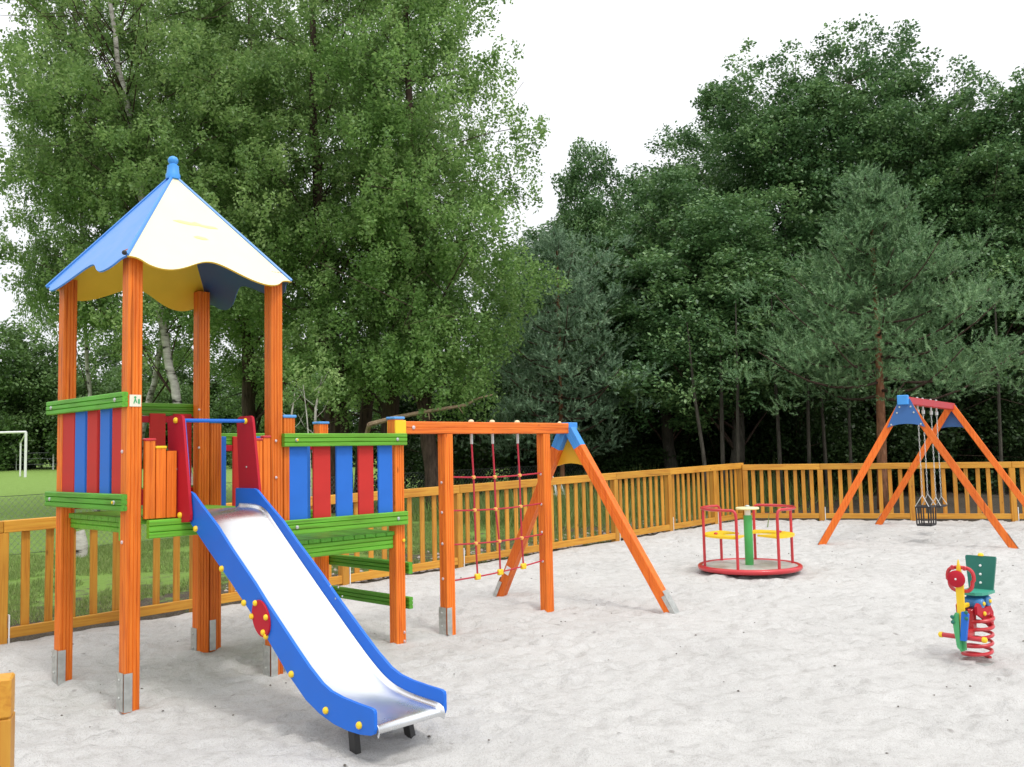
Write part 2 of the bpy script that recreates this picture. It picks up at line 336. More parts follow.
nt.links.new(mg.outputs[2], p.inputs['Base Color']); p.inputs['Roughness'].default_value = .95; p.inputs['Specular IOR Level'].default_value = .1
b1 = N(nt, 'ShaderNodeBump'); b1.inputs['Strength'].default_value = .9; b1.inputs['Distance'].default_value = .03; nt.links.new(nC, b1.inputs['Height']); nt.links.new(b1.outputs[0], p.inputs['Normal'])
M['ground'] = mt
ax = np.concatenate([-np.geomspace(900, 26, 22), np.arange(-25, 25.1, .5), np.geomspace(26, 900, 22)])
X, Y = np.meshgrid(ax, ax+10)
Z = gzn(np.minimum(Y, 120))-.07*np.ones_like(X)
Uc = (X-B0.x)*EU.x+(Y-B0.y)*EU.y; Vc = (X-B0.x)*EV.x+(Y-B0.y)*EV.y
outside = np.maximum(np.clip((-2.6-Uc)/.5, 0, 1), np.clip((Vc-12.1-.553*np.clip(Uc+2.59, 0, 99))/.5, 0, 1))
Z = Z+outside*.065+.03*outside*(vnoise(X+999, Y+999, 1.3, 9)-.5)
tag(grid_obj('grass_field', X, Y, Z, M['ground']), 'green playing field and verge beyond the wooden fence', None, None, 'structure')

# ------------------------------------------------------------------ play set
def grooved(w, h, n=2, gw=.006, gd=.005, ch=.005, sides='xy'):
    """rectangle outline w x h centred on 0 with n v-grooves on chosen sides"""
    def side(a, b, L, groove):
        pts = [a+(b-a)*(ch/L)]
        if groove:
            nr = Vector(((b-a).y, -(b-a).x)).normalized()*-1
            for k in range(n):
                c = (k+1)/(n+1); m_ = a+(b-a)*c; d = (b-a)/L*gw
                pts += [m_-d, m_+nr*gd, m_+d]
        pts.append(b-(b-a)*(ch/L)); return pts
    A, Bq, C, D = Vector((-w/2, -h/2)), Vector((w/2, -h/2)), Vector((w/2, h/2)), Vector((-w/2, h/2))
    P = side(A, Bq, w, 'x' in sides)+side(Bq, C, h, 'y' in sides)+side(C, D, w, 'x' in sides)+side(D, A, h, 'y' in sides)
    return [(q.x, q.y) for q in P]
GP = grooved(.095, .095, 3, .004, .005, .006)
PS = thing('playground_tower', W(0, 0, 0), 'orange climbing tower with pointed roof, blue slide, rope net and A-frame end', 'play structure')

def post(u, v, z0, z1, mat=None, anchor=None, cap=None):
    mb = MB(); mb.prism(GP, W(u, v, z0), EU, EV, EZ*(z1-z0)); o = obj('post', mb, mat or M['post'], PS)
    if anchor:
        a = MB()
        for (su_, sv_) in anchor:       # side normal in (u, v)
            if su_ == 0:
                a.box(W(u-.052, v+sv_*.052-(.0 if sv_ > 0 else .004), z0+.01), EU*.088, EV*.004, EZ*.235)
                a.knob(W(u-.012, v+sv_*.057, z0+.20), EV*sv_, .009, .008); a.knob(W(u-.012, v+sv_*.057, z0+.09), EV*sv_, .009, .008)
            else:
                a.box(W(u+su_*.052-(.0 if su_ > 0 else .004), v-.056, z0+.01), EU*.004, EV*.052, EZ*.235)
        obj('anchor', a, M['zinc'], o)
    if cap:
        c = MB(); c.cbox(W(u-.056, v-.056, z1), EU*.112, EV*.112, EZ*.022, .006); obj('cap', c, M[cap], o)
    return o
def bolts(pts, ax, mat, parent, r=.012):
    for q in pts:
        b = MB(); b.knob(q, ax, r, r*.8); o = obj('bolt', b, mat, parent)
    return o
zb = -.02
pA = post(-1.085, -.01, zb, 2.86, anchor=[(0, -1), (1, 0)])
pB = post(-.012, -.012, zb, 2.90, anchor=[(0, -1), (1, 0)])
pC = post(-1.06, 1.015, zb+.0, 2.88, anchor=[(0, -1)]); pD = post(0, 1.015, zb, 2.88, anchor=[(0, -1), (1, 0)])
pD2 = post(0, 1.119, zb+.14, 1.825, cap='bluecap'); pC2 = post(-1.06, 1.119, zb+.05, 1.825, anchor=[(1, 0)], cap='bluecap')
pE = post(0, 2.135, zb+.03, 1.825, anchor=[(0, 1)], cap='bluecap'); pE2 = post(-1.06, 2.15, zb+.03, 1.825, anchor=[(0, -1)], cap='bluecap')
pF = post(0, 2.672, zb+.04, 1.707, anchor=[(0, -1), (1, 0)]); pG = post(0, 3.92, zb+.06, 1.707, anchor=[(0, 1)])
bolts([W(-.02, -.060, 1.03), W(-.03, -.060, 1.6)], -EV, M['bolt'], pB)
bolts([W(0, 3.92-.048, z) for z in (.79, 1.05, 1.33, .52)], -EV, M['bolt'], pG); bolts([W(0, 2.672-.048, z) for z in (.50, .79, 1.05, 1.30)], -EV, M['bolt'], pF)
bolts([W(0, 2.15-.048, z) for z in (.36, .64)]+[W(.052, 2.16, .14), W(.052, 2.16, .07)], -EV, M['bolt'], pE)
k = bolts([W(.053, 2.16, .86)], EU, M['yellow'], pE, .014)
bolts([W(.053, 1.00, 1.40), W(.053, 1.0, 1.66), W(-1.0, .963, 1.63), W(-1.0, .963, 1.93)], EU, M['bolt'], pD, .010)
st_ = MB(); st_.box(W(.037, -.048, 1.885), EU*.0015, EV*.075, EZ*.075)
sticker = obj('sticker', st_, M['sticker'], pB)
g_ = MB()
c0 = W(.039, -.012, 1.925)
g_.prism([(.008*math.cos(a), .008*math.sin(a)) for a in np.linspace(0, 6.28, 9)[:-1]], c0+EZ*.018, EV, EZ, EU*.001)
g_.prism([(-.012, -.02), (-.003, .010), (.004, .010), (.014, -.016), (.008, -.018), (.001, -.004), (-.006, -.022)], c0, EV, EZ, EU*.001)
g_.box(c0+EV*.018+EZ*-.022, EV*.012, EU*.001, EZ*.03)
obj('emblem', g_, M['fgreen'], sticker)

RW = grooved(.04, .10, 2, .005, .004, .005, 'y')
def rail_along(mb, origin_uv, z, L, axis, w=.04, h=.10):
    """grooved rail; axis 'u' or 'v', centred on the line"""
    prof = grooved(w, h, 2, .0045, .009, .005, 'y')
    if axis == 'v': mb.prism(prof, W(*origin_uv, z), EU, EZ, EV*L)
    else: mb.prism(prof, W(*origin_uv, z), EV, EZ, EU*L)

def railing(axis, a0, a1, fixed, sgn, z_lo, z_hi, boards, zb0, zb1, cols, gmat, knobs=True):
    """two green rails with coloured boards hung behind them; axis runs a0..a1, rails centred at `fixed`"""
    mb = MB(); L = a1-a0
    uv = (fixed, a0) if axis == 'v' else (a0, fixed)
    rail_along(mb, uv, z_hi, L, axis, h=.095); hi_ = obj('guard_rail', mb, gmat, PS)
    mb = MB(); rail_along(mb, uv, z_lo, L, axis, h=.105); ro = obj('guard_rail', mb, gmat, PS)
    for (b0, b1), c in zip(boards, cols):
        b = MB(); w = b1-b0; f = fixed-sgn*.035
        if axis == 'v': b.cbox(W(f-.011, b0, zb0), EU*.02, EV*w, EZ*(zb1-zb0), .004)
        else: b.cbox(W(b0, f-.011, zb0), EU*w, EV*.02, EZ*(zb1-zb0), .004)
        obj('board', b, M[c], ro)
    if knobs:
        ax = (EU if axis == 'v' else EV)*sgn
        for a in (a0+.10, a1-.10):
            for z in (z_hi, z_lo):
                q = W(fixed+sgn*.020, a, z) if axis == 'v' else W(a, fixed+sgn*.020, z)
                kb = MB(); kb.knob(q, ax, .014, .010); obj('bolt', kb, M['zinc'], hi_ if z == z_hi else ro)
        kb = MB(); a = a0+.10 if axis == 'v' else a1-.10
        kb.knob(W(fixed+sgn*.031, a, z_hi) if axis == 'v' else W(a, fixed+sgn*.031, z_lo), ax, .009, .006); obj('cap', kb, M['yellow'], ro)
    return ro
railing('u', -1.24, .035, -.076, -1, 1.28, 1.93, [(-1.05, -.83), (-.82, -.645), (-.61, -.445), (-.40, -.25), (-.21, -.012)], 1.25, 1.95, ['red', 'blue', 'red', 'blue', 'red'], M['green_u'])
railing('v', 1.045, 2.175, .076, 1, 1.04, 1.664, [(1.114, 1.268), (1.318, 1.47), (1.522, 1.672), (1.728, 1.872), (1.92, 2.06)], 1.0, 1.69, ['blue', 'red', 'blue', 'red', 'blue'], M['green_v'])
railing('v', .04, 1.0, -1.135, -1, 1.28, 1.935, [(.07, .24), (.38, .55), (.61, .735), (.80, .95)], 1.2, 1.90, ['red', 'red', 'red', 'red'], M['green_v'], False)
railing('v', 1.03, 2.2, -1.135, -1, 1.02, 1.70, [(1.10, 1.17), (1.179, 1.251), (1.312, 1.40), (1.50, 1.65), (1.72, 1.88), (1.93, 2.06)], 1.0, 1.72, ['red', 'blue', 'red', 'blue', 'red', 'blue'], M['green_v'], False)
for v0, z0, L_, h_ in ((.05, 1.83, .92, .05), (1.06, 1.60, 1.05, .05), (.05, 1.20, .92, .12)):
    mb = MB(); mb.cbox(W(-1.118, v0, z0), EU*.016, EV*L_, EZ*h_, .004); obj('board', mb, M['darkred'], PS)

# decks
mb = MB()
for k in range(9): mb.cbox(W(-1.0+k*.112, -.02, 1.145), EU*.108, EV*1.06, EZ*.035, .004)
dk = obj('deck', mb, M['green_v'], PS)
mb = MB()
rail_along(mb, (.076, .06), 1.105, .90, 'v', h=.115); rail_along(mb, (-1.135, .06), 1.105, .90, 'v', h=.1); rail_along(mb, (-1.16, .03), 1.125, 1.0, 'u', h=.10); rail_along(mb, (-1.0, .99), 1.125, .95, 'u', h=.10)
mb.cbox(W(-.15, -.03, 1.03), EU*.05, EV*.05, EZ*.15, .004)
obj('joist', mb, M['green_v'], dk)
mb = MB()
for k in range(9): mb.cbox(W(-1.10, 1.185+k*.103, .905), EU*1.13, EV*.098, EZ*.032, .004)
dk2 = obj('deck', mb, M['green_u'], PS)
mb = MB()
rail_along(mb, (.0, 1.18), .853, .90, 'v', h=.10); rail_along(mb, (-1.06, 1.18), .853, .90, 'v', h=.10); rail_along(mb, (-.9, 1.25), .86, .85, 'u', h=.09); rail_along(mb, (-.9, 2.02), .86, .85, 'u', h=.09)
obj('joist', mb, M['green_v'], dk2)
for zc in (.635, .36):
    mb = MB(); rail_along(mb, (-1.14, 2.224), zc, 1.20, 'u', h=.092); obj('ladder_rung', mb, M['green_u'], PS)

# palisade boards beside the slide mouth
for v0, v1, zt, cap in ((.052, .118, 1.665, 'redtube'), (.124, .190, 1.615, 'yellow'), (.196, .262, 1.60, None), (.84, .895, 1.662, 'redtube'), (.90, .958, 1.68, 'redtube')):
    b = MB(); w = v1-v0; prof = grooved(.035, w, 1, .004, .003, .004, 'y')
    b.prism(prof, W(.035, (v0+v1)/2, 1.17), EU, EV, EZ*(zt-1.17)); o = obj('palisade_board', b, M['post'], PS)
    if cap:
        c = MB(); c.cbox(W(.012, v0-.004, zt), EU*.046, EV*(w+.008), EZ*.018, .006); obj('cap', c, M[cap], o)

# slide
TOP = [(-.08, 1.334), (.16, 1.334), (.20, 1.322), (.31, 1.25), (.507, 1.130), (.68, 1.00), (.946, .815), (1.08, .712), (1.384, .495), (1.50, .415), (1.62, .345), (1.70, .317), (1.80, .301), (1.93, .292), (2.045, .287), (2.065, .28), (2.07, .265)]
BOT = [(2.07, .185), (2.062, .165), (2.04, .155), (1.95, .144), (1.85, .143), (1.73, .154), (1.60, .185), (1.472, .235), (1.29, .353), (1.022, .565), (.678, .80), (.39, .985), (.17, 1.135), (.12, 1.16), (.06, 1.165), (-.08, 1.165)]
def panel(v0, th, name, inner):
    mb = MB(); prof = TOP+BOT
    mb.prism(prof, W(0, v0, 0), EU, EZ, EV*th); return mb
sl_ch = MB()
path = [(-.02, 1.20), (.20, 1.20), (.30, 1.175), (.40, 1.10), (.678, .885), (1.022, .63), (1.29, .435), (1.45, .325), (1.56, .262), (1.66, .225), (1.78, .205), (1.9, .197), (2.02, .192), (2.045, .185), (2.052, .170), (2.045, .155)]
# smooth the path
def smooth_path(P, it=2):
    for _ in range(it):
        Q = [P[0]]
        for a, b in zip(P[:-1], P[1:]):
            Q += [(a[0]*.75+b[0]*.25, a[1]*.75+b[1]*.25), (a[0]*.25+b[0]*.75, a[1]*.25+b[1]*.75)]
        P = Q+[P[-1]]
    return P
sp = smooth_path(path)
vs = []; n_ = len(sp)
cross = [(.317, .030), (.324, .010), (.340, .0), (.54, 0), (.735, 0), (.751, .010), (.758, .030)]
for i, (u_, z_) in enumerate(sp):
    a = sp[max(0, i-1)]; b = sp[min(n_-1, i+1)]; d = Vector((b[0]-a[0], b[1]-a[1])).normalized(); nx, nz = -d.y, d.x
    for (v_, dh) in cross: vs.append(W(u_+nx*dh, v_, z_+nz*dh))
nc = len(cross); fs = [(i*nc+k, i*nc+k+1, (i+1)*nc+k+1, (i+1)*nc+k) for i in range(n_-1) for k in range(nc-1)]
sl_ch.add(vs, fs)
chute = obj('slide', sl_ch, M['steel'], PS, smooth='all')
mdf = chute.modifiers.new('thick', 'SOLIDIFY'); mdf.thickness = .004
obj('side_panel', panel(.296, .019, 'n', 1), M['slideblue'], chute); obj('side_panel', panel(.760, .019, 'f', 1), M['slideblue'], chute)
for v_, n2 in ((.37, 0), (.715, 0)):
    mb = MB(); a = W(1.79, v_, .19); b = W(1.82 if v_ < .5 else 1.86, v_, -.04); d = (b-a)
    mb.cbox(a-EU*.028-EV*.018, EU*.056, EV*.036, d, .003); obj('leg', mb, M['black'], chute)
for q in [(.25, 1.10), (.579, .871), (.84, .69), (1.081, .527), (1.34, .352), (1.663, .213), (1.951, .190)]:
    mb = MB(); mb.knob(W(q[0], .296, q[1]), -EV, .019, .018); obj('knob', mb, M['yellow'], chute, True)
ld = MB(); ang = -.62; el = []
for k in range(28):
    a = 2*math.pi*k/28; el.append((.105*math.cos(a)*math.cos(ang)-.08*math.sin(a)*math.sin(ang), .105*math.cos(a)*math.sin(ang)+.08*math.sin(a)*math.cos(ang)))
ld.prism([(x*.95, y*1.15) for x, y in el], W(1.035, .283, .622), EU, EZ, EV*.012); disc = obj('spotted_disc', ld, M['darkred'], chute)
for q in ((.985, .705), (1.10, .636), (.945, .625), (1.07, .548)):
    mb = MB(); mb.knob(W(q[0], .283, q[1]), -EV, .017, .015); obj('knob', mb, M['yellow'], disc, True)
for q in ((1.05, .70), (1.10, .63), (1.13, .70), (1.17, .65)):
    mb = MB(); mb.knob(W(q[0], .760, q[1]+.05), -EV, .006, .005); obj('bolt', mb, M['zinc'], chute)

# entrance plates and hand bar
for v_, cn in ((.272, 'n'), (.782, 'f')):
    prof = [(-.105, 1.79), (-.09, 1.825), (-.06, 1.835), (.075, 1.835), (.098, 1.825), (.108, 1.79), (.215, 1.19), (.21, 1.155), (.185, 1.14), (-.03, 1.13), (-.06, 1.15)]
    mb = MB(); mb.prism(prof, W(0, v_, 0), EU, EZ, EV*.018); pl_ = obj('entrance_plate', mb, M['darkred'], PS)
    for u_, z_ in ((.02, 1.80), (.085, 1.182)):
        kb = MB(); kb.knob(W(u_, v_, z_), -EV, .02, .018); obj('knob', kb, M['yellow'], pl_, True)
    kb = MB(); kb.knob(W(.03, v_, 1.48), -EV, .007, .006); obj('bolt', kb, M['zinc'], pl_)
mb = MB(); mb.tube([W(.02, .29, 1.80), W(.02, .785, 1.80)], .013, 12); mb.tube([W(.05, .31, 1.80), W(.10, .31, 1.50), W(.13, .31, 1.25)], .013, 10)
obj('hand_bar', mb, M['blue'], PS, True)

# roof
apex = W(-.53, .508, 3.62); ov = .125; zc = 2.80
cor = {'A': W(-1.06-ov, -ov, zc), 'B': W(.10, -.10, zc+.03), 'D': W(.09, 1.015+.095, zc+.01), 'C': W(-1.06-ov, 1.015+ov, zc)}
hip = MB()
for k_ in 'ABCD':
    d = (apex-cor[k_]); hip.tube([cor[k_]+EZ*.012+d*.0, apex+EZ*.005], .013, 6)
roof = obj('roof', hip, M['roofblue'], PS, origin=apex)
def roof_panel(a, b, mats, ph=0):
    a, b = cor[a], cor[b]; nrm = (b-a).cross(apex-a).normalized()
    if nrm.z < 0: nrm = -nrm
    nt_, ns = 48, 10; top, bot = [], []
    for i in range(nt_+1):
        t = i/nt_; e = a.lerp(b, t); dd = (apex-e)
        off = .078*math.cos(2*math.pi*(t-.5)/.60)*min(1, t*9, (1-t)*9)*1.0
        off -= .0
        e2 = e+dd.normalized()*off
        for j in range(ns+1):
            q = e2.lerp(apex, j/ns); top.append(q+nrm*.006); bot.append(q-nrm*.006)
    mb = MB(); n = len(top); s_ = ns+1; f1, f2, f3 = [], [], []
    for i in range(nt_):
        for j in range(ns):
            q = (i*s_+j, (i+1)*s_+j, (i+1)*s_+j+1, i*s_+j+1); f1.append(q); f2.append(tuple(n+x for x in q[::-1]))
        f3.append((i*s_, n+i*s_, n+(i+1)*s_, (i+1)*s_))
    if (top[s_]-top[0]).cross(top[1]-top[0]).dot(nrm) < 0: f1 = [f[::-1] for f in f1]; f2 = [f[::-1] for f in f2]
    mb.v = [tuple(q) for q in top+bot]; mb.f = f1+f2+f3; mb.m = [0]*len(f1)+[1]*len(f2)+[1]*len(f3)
    return obj('roof_panel', mb, mats, roof)
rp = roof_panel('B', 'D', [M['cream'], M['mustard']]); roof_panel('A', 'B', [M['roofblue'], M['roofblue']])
roof_panel('A', 'C', [M['mustard'], M['mustard']]); roof_panel('C', 'D', [M['roofblue_shaded'], M['roofblue_shaded']])
# faint printed mark on the cream panel
a, b = cor['B'], cor['D']; nrm = (b-a).cross(apex-a).normalized(); nrm = nrm if nrm.z > 0 else -nrm
eb = (b-a).normalized(); es = nrm.cross(eb); es = es if es.z > 0 else -es; mid = (a+b)/2
mk = MB(); c_ = mid+es*.46+nrm*.0075
mk.prism([(-.17, .0), (-.12, .018), (-.03, .014), (.0, .030), (.05, .012), (.15, .016), (.17, .0), (.09, -.012), (.02, -.004), (-.05, -.014), (-.13, -.008)], c_, eb, es, nrm*.001)
mk.prism([(-.06, -.14), (-.03, -.125), (.03, -.13), (.05, -.145), (.01, -.155), (-.04, -.152)], c_, eb, es, nrm*.001)
obj('faded_print', mk, M['paleyellow'], roof)
fn = MB(); fn.lathe([(.05, -.03), (.052, 0), (.044, .02), (.040, .07), (.028, .078), (.026, .084), (.034, .096), (.037, .108), (.036, .120), (.027, .134), (.012, .142), (0, .143)], apex, EZ, 16)
obj('finial', fn, M['lcap'], roof, True)
kb = MB(); kb.knob(cor['B']+EZ*.02+EU*.01-EV*.02, EU-EV, .016, .012); obj('bolt', kb, M['black'], roof)

# climbing beam, net and A-frame
mb = MB(); mb.prism(grooved(.1, .1, 1, .005, .004, .006), W(0, 2.205, 1.76), EU, EZ, EV*2.03); beam = obj('crossbeam', mb, M['beam'], PS)
mb = MB(); mb.cbox(W(-.056, 2.09, 1.703), EU*.112, EV*.114, EZ*.115, .006); obj('beam_bracket', mb, M['yellow'], beam)
kb = MB(); kb.knob(W(.05, 2.28, 1.76), EU, .016, .012); obj('bolt', kb, M['bolt'], beam)
kb = MB()
for v_ in (2.98, 3.24, 3.565): kb.lathe([(.022, 0), (.026, .006), (.022, .018), (.010, .024), (0, .025)], W(0, v_, 1.809), EZ, 10)
kb.lathe([(.018, 0), (.02, .006), (.01, .018), (0, .02)], W(0, 4.16, 1.809), EZ, 10)
obj('cap', kb, M['pale'], beam, True)
nb = MB(); hz = [1.342, 1.058, .772, .50]
vr = [[2.98, 2.997, 3.002, 3.01, 3.024], [3.24, 3.257, 3.261, 3.30, 3.305], [3.565, 3.582, 3.586, 3.591, 3.607]]
def hzv(k, v): return hz[k]+.018*math.sin(math.pi*(v-2.74)/1.15)*-1+(.0 if k < 3 else (v-3.3)*.05)
for r_ in vr:
    pts = [W(0, r_[0], 1.63)]
    for k in range(4): pts.append(W(0, r_[k+1], hzv(k, r_[k+1])))
    nb.tube(pts, .008, 8)
for k in range(4): nb.tube([W(0, v, hzv(k, v)) for v in np.linspace(2.73, 3.895, 9)], .007, 8)
net = obj('climbing_net', nb, M['rope'], PS, True)
for r_ in vr:
    nb = MB(); nb.tube([W(0, r_[0], 1.712), W(0, r_[0]+.001, 1.62)], .013, 8); obj('ferrule', nb, M['chain'], net)
for ri, r_ in enumerate(vr):
    for k in range(4):
        q = W(0, r_[k+1], hzv(k, r_[k+1])); nb = MB(); s_ = .019 if k < 3 else .030
        if k < 3: nb.lathe([(.004, -s_), (s_*.8, -s_*.7), (s_, 0), (s_*.8, s_*.7), (.004, s_)], q, EU, 10)
        else: nb.cbox(q-EU*.018-EV*s_-EZ*.026, EU*.036, EV*s_*2, EZ*.052, .008)
        obj('connector', nb, M['orangeknot'] if k < 3 else M['yellow'], net, True)

def aframe_leg(foot, topc, frame_n, w, mats, parent, paint=0.0, depth=None):
    """square leg from foot to top with its faces squared to the frame plane; last `paint` metres in a second colour"""
    ax = (topc-foot); L = ax.length; a = ax/L; n_ = frame_n-a*frame_n.dot(a); n_.normalize(); s_ = a.cross(n_).normalized()
    prof = grooved(w, w, 1, .004, .003, .006)
    mb = MB(); L1 = L-paint
    mb.prism(prof, foot-a*.06, n_, s_, a*(L1+.06), 0)
    o = obj('leg', mb, mats[0], parent)
    if paint:
        mp = MB(); mp.prism([(x*1.004, y*1.004) for x, y in prof], foot+a*(L1+.001), n_, s_, a*(paint)); obj('painted_end', mp, mats[1], o)
    return o, a, n_, s_
fA, fB = Vector((1.40, 8.44, .055)), Vector((-.17, 9.47, .078)); ap = W(0, 4.27, 1.76)
dn = (fA-fB).cross(EZ).normalized(); dn = dn if dn.dot(EV) > 0 else -dn
for f_, sg in ((fA, 1), (fB, -1)):
    sd = Vector((f_.x-ap.x, f_.y-ap.y, 0)).normalized()
    o, a, n_, s_ = aframe_leg(f_, ap+sd*.030-EZ*.01, dn, .094, (M['leg'], M['bluepaint']), PS, .20)
    an = MB(); sgn = 1 if s_.dot(sd) > 0 else -1
    an.box(f_-n_*.052+s_*sgn*.050-a*.03, n_*.104, s_*sgn*.004, a*.24); an.box(f_+s_*sgn*.012-n_*.054-a*.03, s_*sgn*.042, n_*.004, a*.20)
    obj('anchor', an, M['zinc'], o)
    if sg < 0:
        tg = MB(); c_ = f_+a*.27-n_*.0515; tg.box(c_-s_*.028, s_*.055, n_*-.0015, a*.085); obj('tag', tg, M['white'], o)
gl = MB(); hx = Vector((fA.x-fB.x, fA.y-fB.y, 0)).normalized()
prof = [(-.07, .04), (.07, .04), (.235, -.36), (.17, -.335), (.08, -.315), (0, -.308), (-.08, -.315), (-.17, -.335), (-.235, -.36)]
gl.prism([(x*.92, y-.03) for x, y in prof], ap+dn*.052, hx, EZ, dn*.012); obj('gusset', gl, M['gusset'], PS)
cb = MB(); cb.cbox(W(-.055, 4.238, 1.755), EU*.11, EV*.13, EZ*.062, .006); obj('beam_cap', cb, M['bluepaint'], PS)

# ------------------------------------------------------------------ swing set
s1, s2 = Vector((4.30, 13.04, .155)), Vector((6.50, 12.13, .138)); a1 = Vector((5.375, 12.604, 2.13)); a2 = Vector((6.97, 14.62, 2.11))
sp_ = (s2-s1)*.5; sp_.z = 0
s3 = Vector((5.93, 15.18, .205)); s4 = a2+(a2-s3); s4.z = .20
SW = thing('swing_set', ((a1+a2)/2).to_2d().to_3d()+EZ*.17, 'wooden swing frame with orange legs, red top beam and blue gussets', 'swing set')
bd = (a2-a1).normalized(); bn = EZ.cross(bd).normalized()
mb = MB(); mb.cbox(a1-bn*.05-EZ*.05-bd*.04, bn*.1, EZ*.1, (a2-a1)+bd*.08, .006); bm_ = obj('crossbeam', mb, M['redbeam'], SW)
mb = MB(); mb.cbox(a1-bn*.07-EZ*.06-bd*.11, bn*.14, EZ*.13, bd*.075, .008); obj('end_cap', mb, M['lcap'], bm_)
for s_ in (.245, .355, .525, .645):
    kb = MB(); kb.lathe([(.018, 0), (.018, .014), (.008, .022), (0, .023)], a1.lerp(a2, s_)+EZ*.051, EZ, 8); obj('bolt', kb, M['zinc'], bm_)
for apx, fl, fr in ((a1, s1, s2), (a2, s3, s4)):
    fn_ = (fr-fl).cross(EZ).normalized(); fn_ = fn_ if fn_.dot(bd) > 0 else -fn_
    for f_ in (fl, fr):
        sd = Vector((f_.x-apx.x, f_.y-apx.y, 0)).normalized()
        o, a, n_, s_ = aframe_leg(f_, apx+sd*.015+EZ*.0, fn_, .094, (M['leg'],), SW)
        an = MB(); sgn = 1 if s_.dot(sd) > 0 else -1
        an.box(f_-n_*.052+s_*sgn*.050-a*.03, n_*.104, s_*sgn*.004, a*.24); obj('anchor', an, M['zinc'], o)
    hx = (fr-fl); hx.z = 0; hx.normalize()
    prof = [(-.085, .02), (.085, .02), (.30, -.37), (.22, -.345), (.11, -.325), (0, -.32), (-.11, -.325), (-.22, -.345), (-.30, -.37)]
    gg = MB(); gg.prism([(x*.80, y) for x, y in prof], apx-fn_*.066 if apx is a1 else apx+fn_*.052, hx, EZ, fn_*.014); go = obj('gusset', gg, M['swblue'], SW)
    for x_, z_ in ((-.07, -.09), (.07, -.09), (-.105, -.17), (.105, -.17), (-.185, -.33), (.185, -.33)):
        kb = MB(); kb.knob((apx-fn_*.067 if apx is a1 else apx+fn_*.067)+hx*x_+EZ*z_, -fn_ if apx is a1 else fn_, .013, .009); obj('bolt', kb, M['zinc'], go)

def chain_pts(top, bot):
    return [top, bot]
def chain(mb, top, bot):
    """oval links alternately turned"""
    d = bot-top; n = int(d.length/.045); ax = d.normalized()
    for k in range(n):
        c = top+d*((k+.5)/n); x = (bd if k % 2 else bn); pts = []
        for j in range(8):
            an = 2*math.pi*j/8; pts.append(c+x*.008*math.cos(an)+ax*.028*math.sin(an))
        mb.tube(pts, .0034, 5, closed=True)
def swing(sa, sb, zt, cat_label, kind, name):
    ta, tb = a1.lerp(a2, sa)-EZ*.05, a1.lerp(a2, sb)-EZ*.05; ctr = (ta+tb)/2
    T = thing(name, Vector((ctr.x, ctr.y, zt-.1)), cat_label, 'swing', 'swings on the swing set')
    for q, sg in ((ta, -1), (tb, 1)):
        mb = MB(); mb.lathe([(.022, -.11), (.024, -.06), (.012, -.05), (.012, 0)], q, EZ, 10); obj('hanger', mb, M['chain'], T)
        e = q-EZ*(q.z-zt); mb = MB(); chain(mb, q-EZ*.1, e)
        if kind == 'cage':
            for dd in (-.09, .09): mb.tube([e, Vector((e.x, e.y, 0))+bn*dd+bd*sg*.04+EZ*(zt-.16)], .006, 6)
        else:
            for dd in (-.07, .07): mb.tube([e, Vector((e.x, e.y, 0))+bn*dd+bd*sg*.03+EZ*(zt-.12)], .006, 6)
        obj('chain', mb, M['chain'], T)
    c = Vector((ctr.x, ctr.y, 0))
    if kind == 'cage':
        hw = .13; hd = .10; mb = MB()
        zt_ = zt-.17; ring = [c+bd*x+bn*y+EZ*zt_ for x, y in ((-hw, -hd), (hw, -hd), (hw, hd), (-hw, hd))]
        mb.tube(ring, .014, 8, closed=True)
        for x, y in [(-hw, -hd), (0, -hd), (hw, -hd), (hw, hd), (0, hd), (-hw, hd), (-hw, 0), (hw, 0)]: mb.tube([c+bd*x+bn*y+EZ*zt_, c+bd*x*.95+bn*y*.95+EZ*(zt_-.25)], .010, 6)
        obj('safety_cage', mb, M['rubber'], T)
        mb = MB(); mb.cbox(c-bd*hw-bn*hd+EZ*(zt_-.27), bd*hw*2, bn*hd*2, EZ*.03, .008); obj('seat', mb, M['rubber'], T)
    else:
        mb = MB(); mb.cbox(c-bd*.18-bn*.07+EZ*(zt-.15), bd*.36, bn*.14, EZ*.03, .008); obj('seat', mb, M['rubber'], T)
swing(.245, .355, .81, 'toddler swing with a black safety cage seat on grey chains', 'cage', 'cage_swing')
swing(.525, .645, .74, 'swing with a flat black seat hanging behind the cage seat', 'flat', 'flat_swing')

# ------------------------------------------------------------------ merry go round
mc = Vector((2.675, 10.66, gz(0, 10.66)+.02)); RM = .555
MG = thing('merry_go_round', mc, 'small red roundabout with two yellow seats and green centre post', 'merry-go-round')
mb = MB(); mb.tube([mc+Vector((RM*math.cos(a), RM*math.sin(a), .055)) for a in np.linspace(0, 2*math.pi, 49)[:-1]], .030, 10, closed=True); obj('rim', mb, M['redtube'], MG, True)
mb = MB(); mb.lathe([(.001, 0), (RM-.03, 0), (RM-.01, .01), (RM-.01, .016), (.001, .018)], mc+EZ*.055, EZ, 48); obj('floor_plate', mb, M['checker'], MG)
mb = MB(); mb.lathe([(.12, -.05), (.12, .05), (RM-.1, .054)], mc, EZ, 24); obj('bearing', mb, M['black'], MG)
mb = MB(); mb.lathe([(.048, .07), (.048, .63), (.046, .635)], mc, EZ, 20); po = obj('centre_post', mb, M['grpole'], MG, True)
mb = MB(); mb.lathe([(.035, .635), (.035, .71)], mc, EZ, 16); obj('collar', mb, M['white'], po, True)
mb = MB(); mb.lathe([(.125, .702), (.132, .710), (.132, .718), (.125, .726), (.02, .728)], mc, EZ, 28); mb2 = obj('hand_disc', mb, M['creamcap'], MG, True)
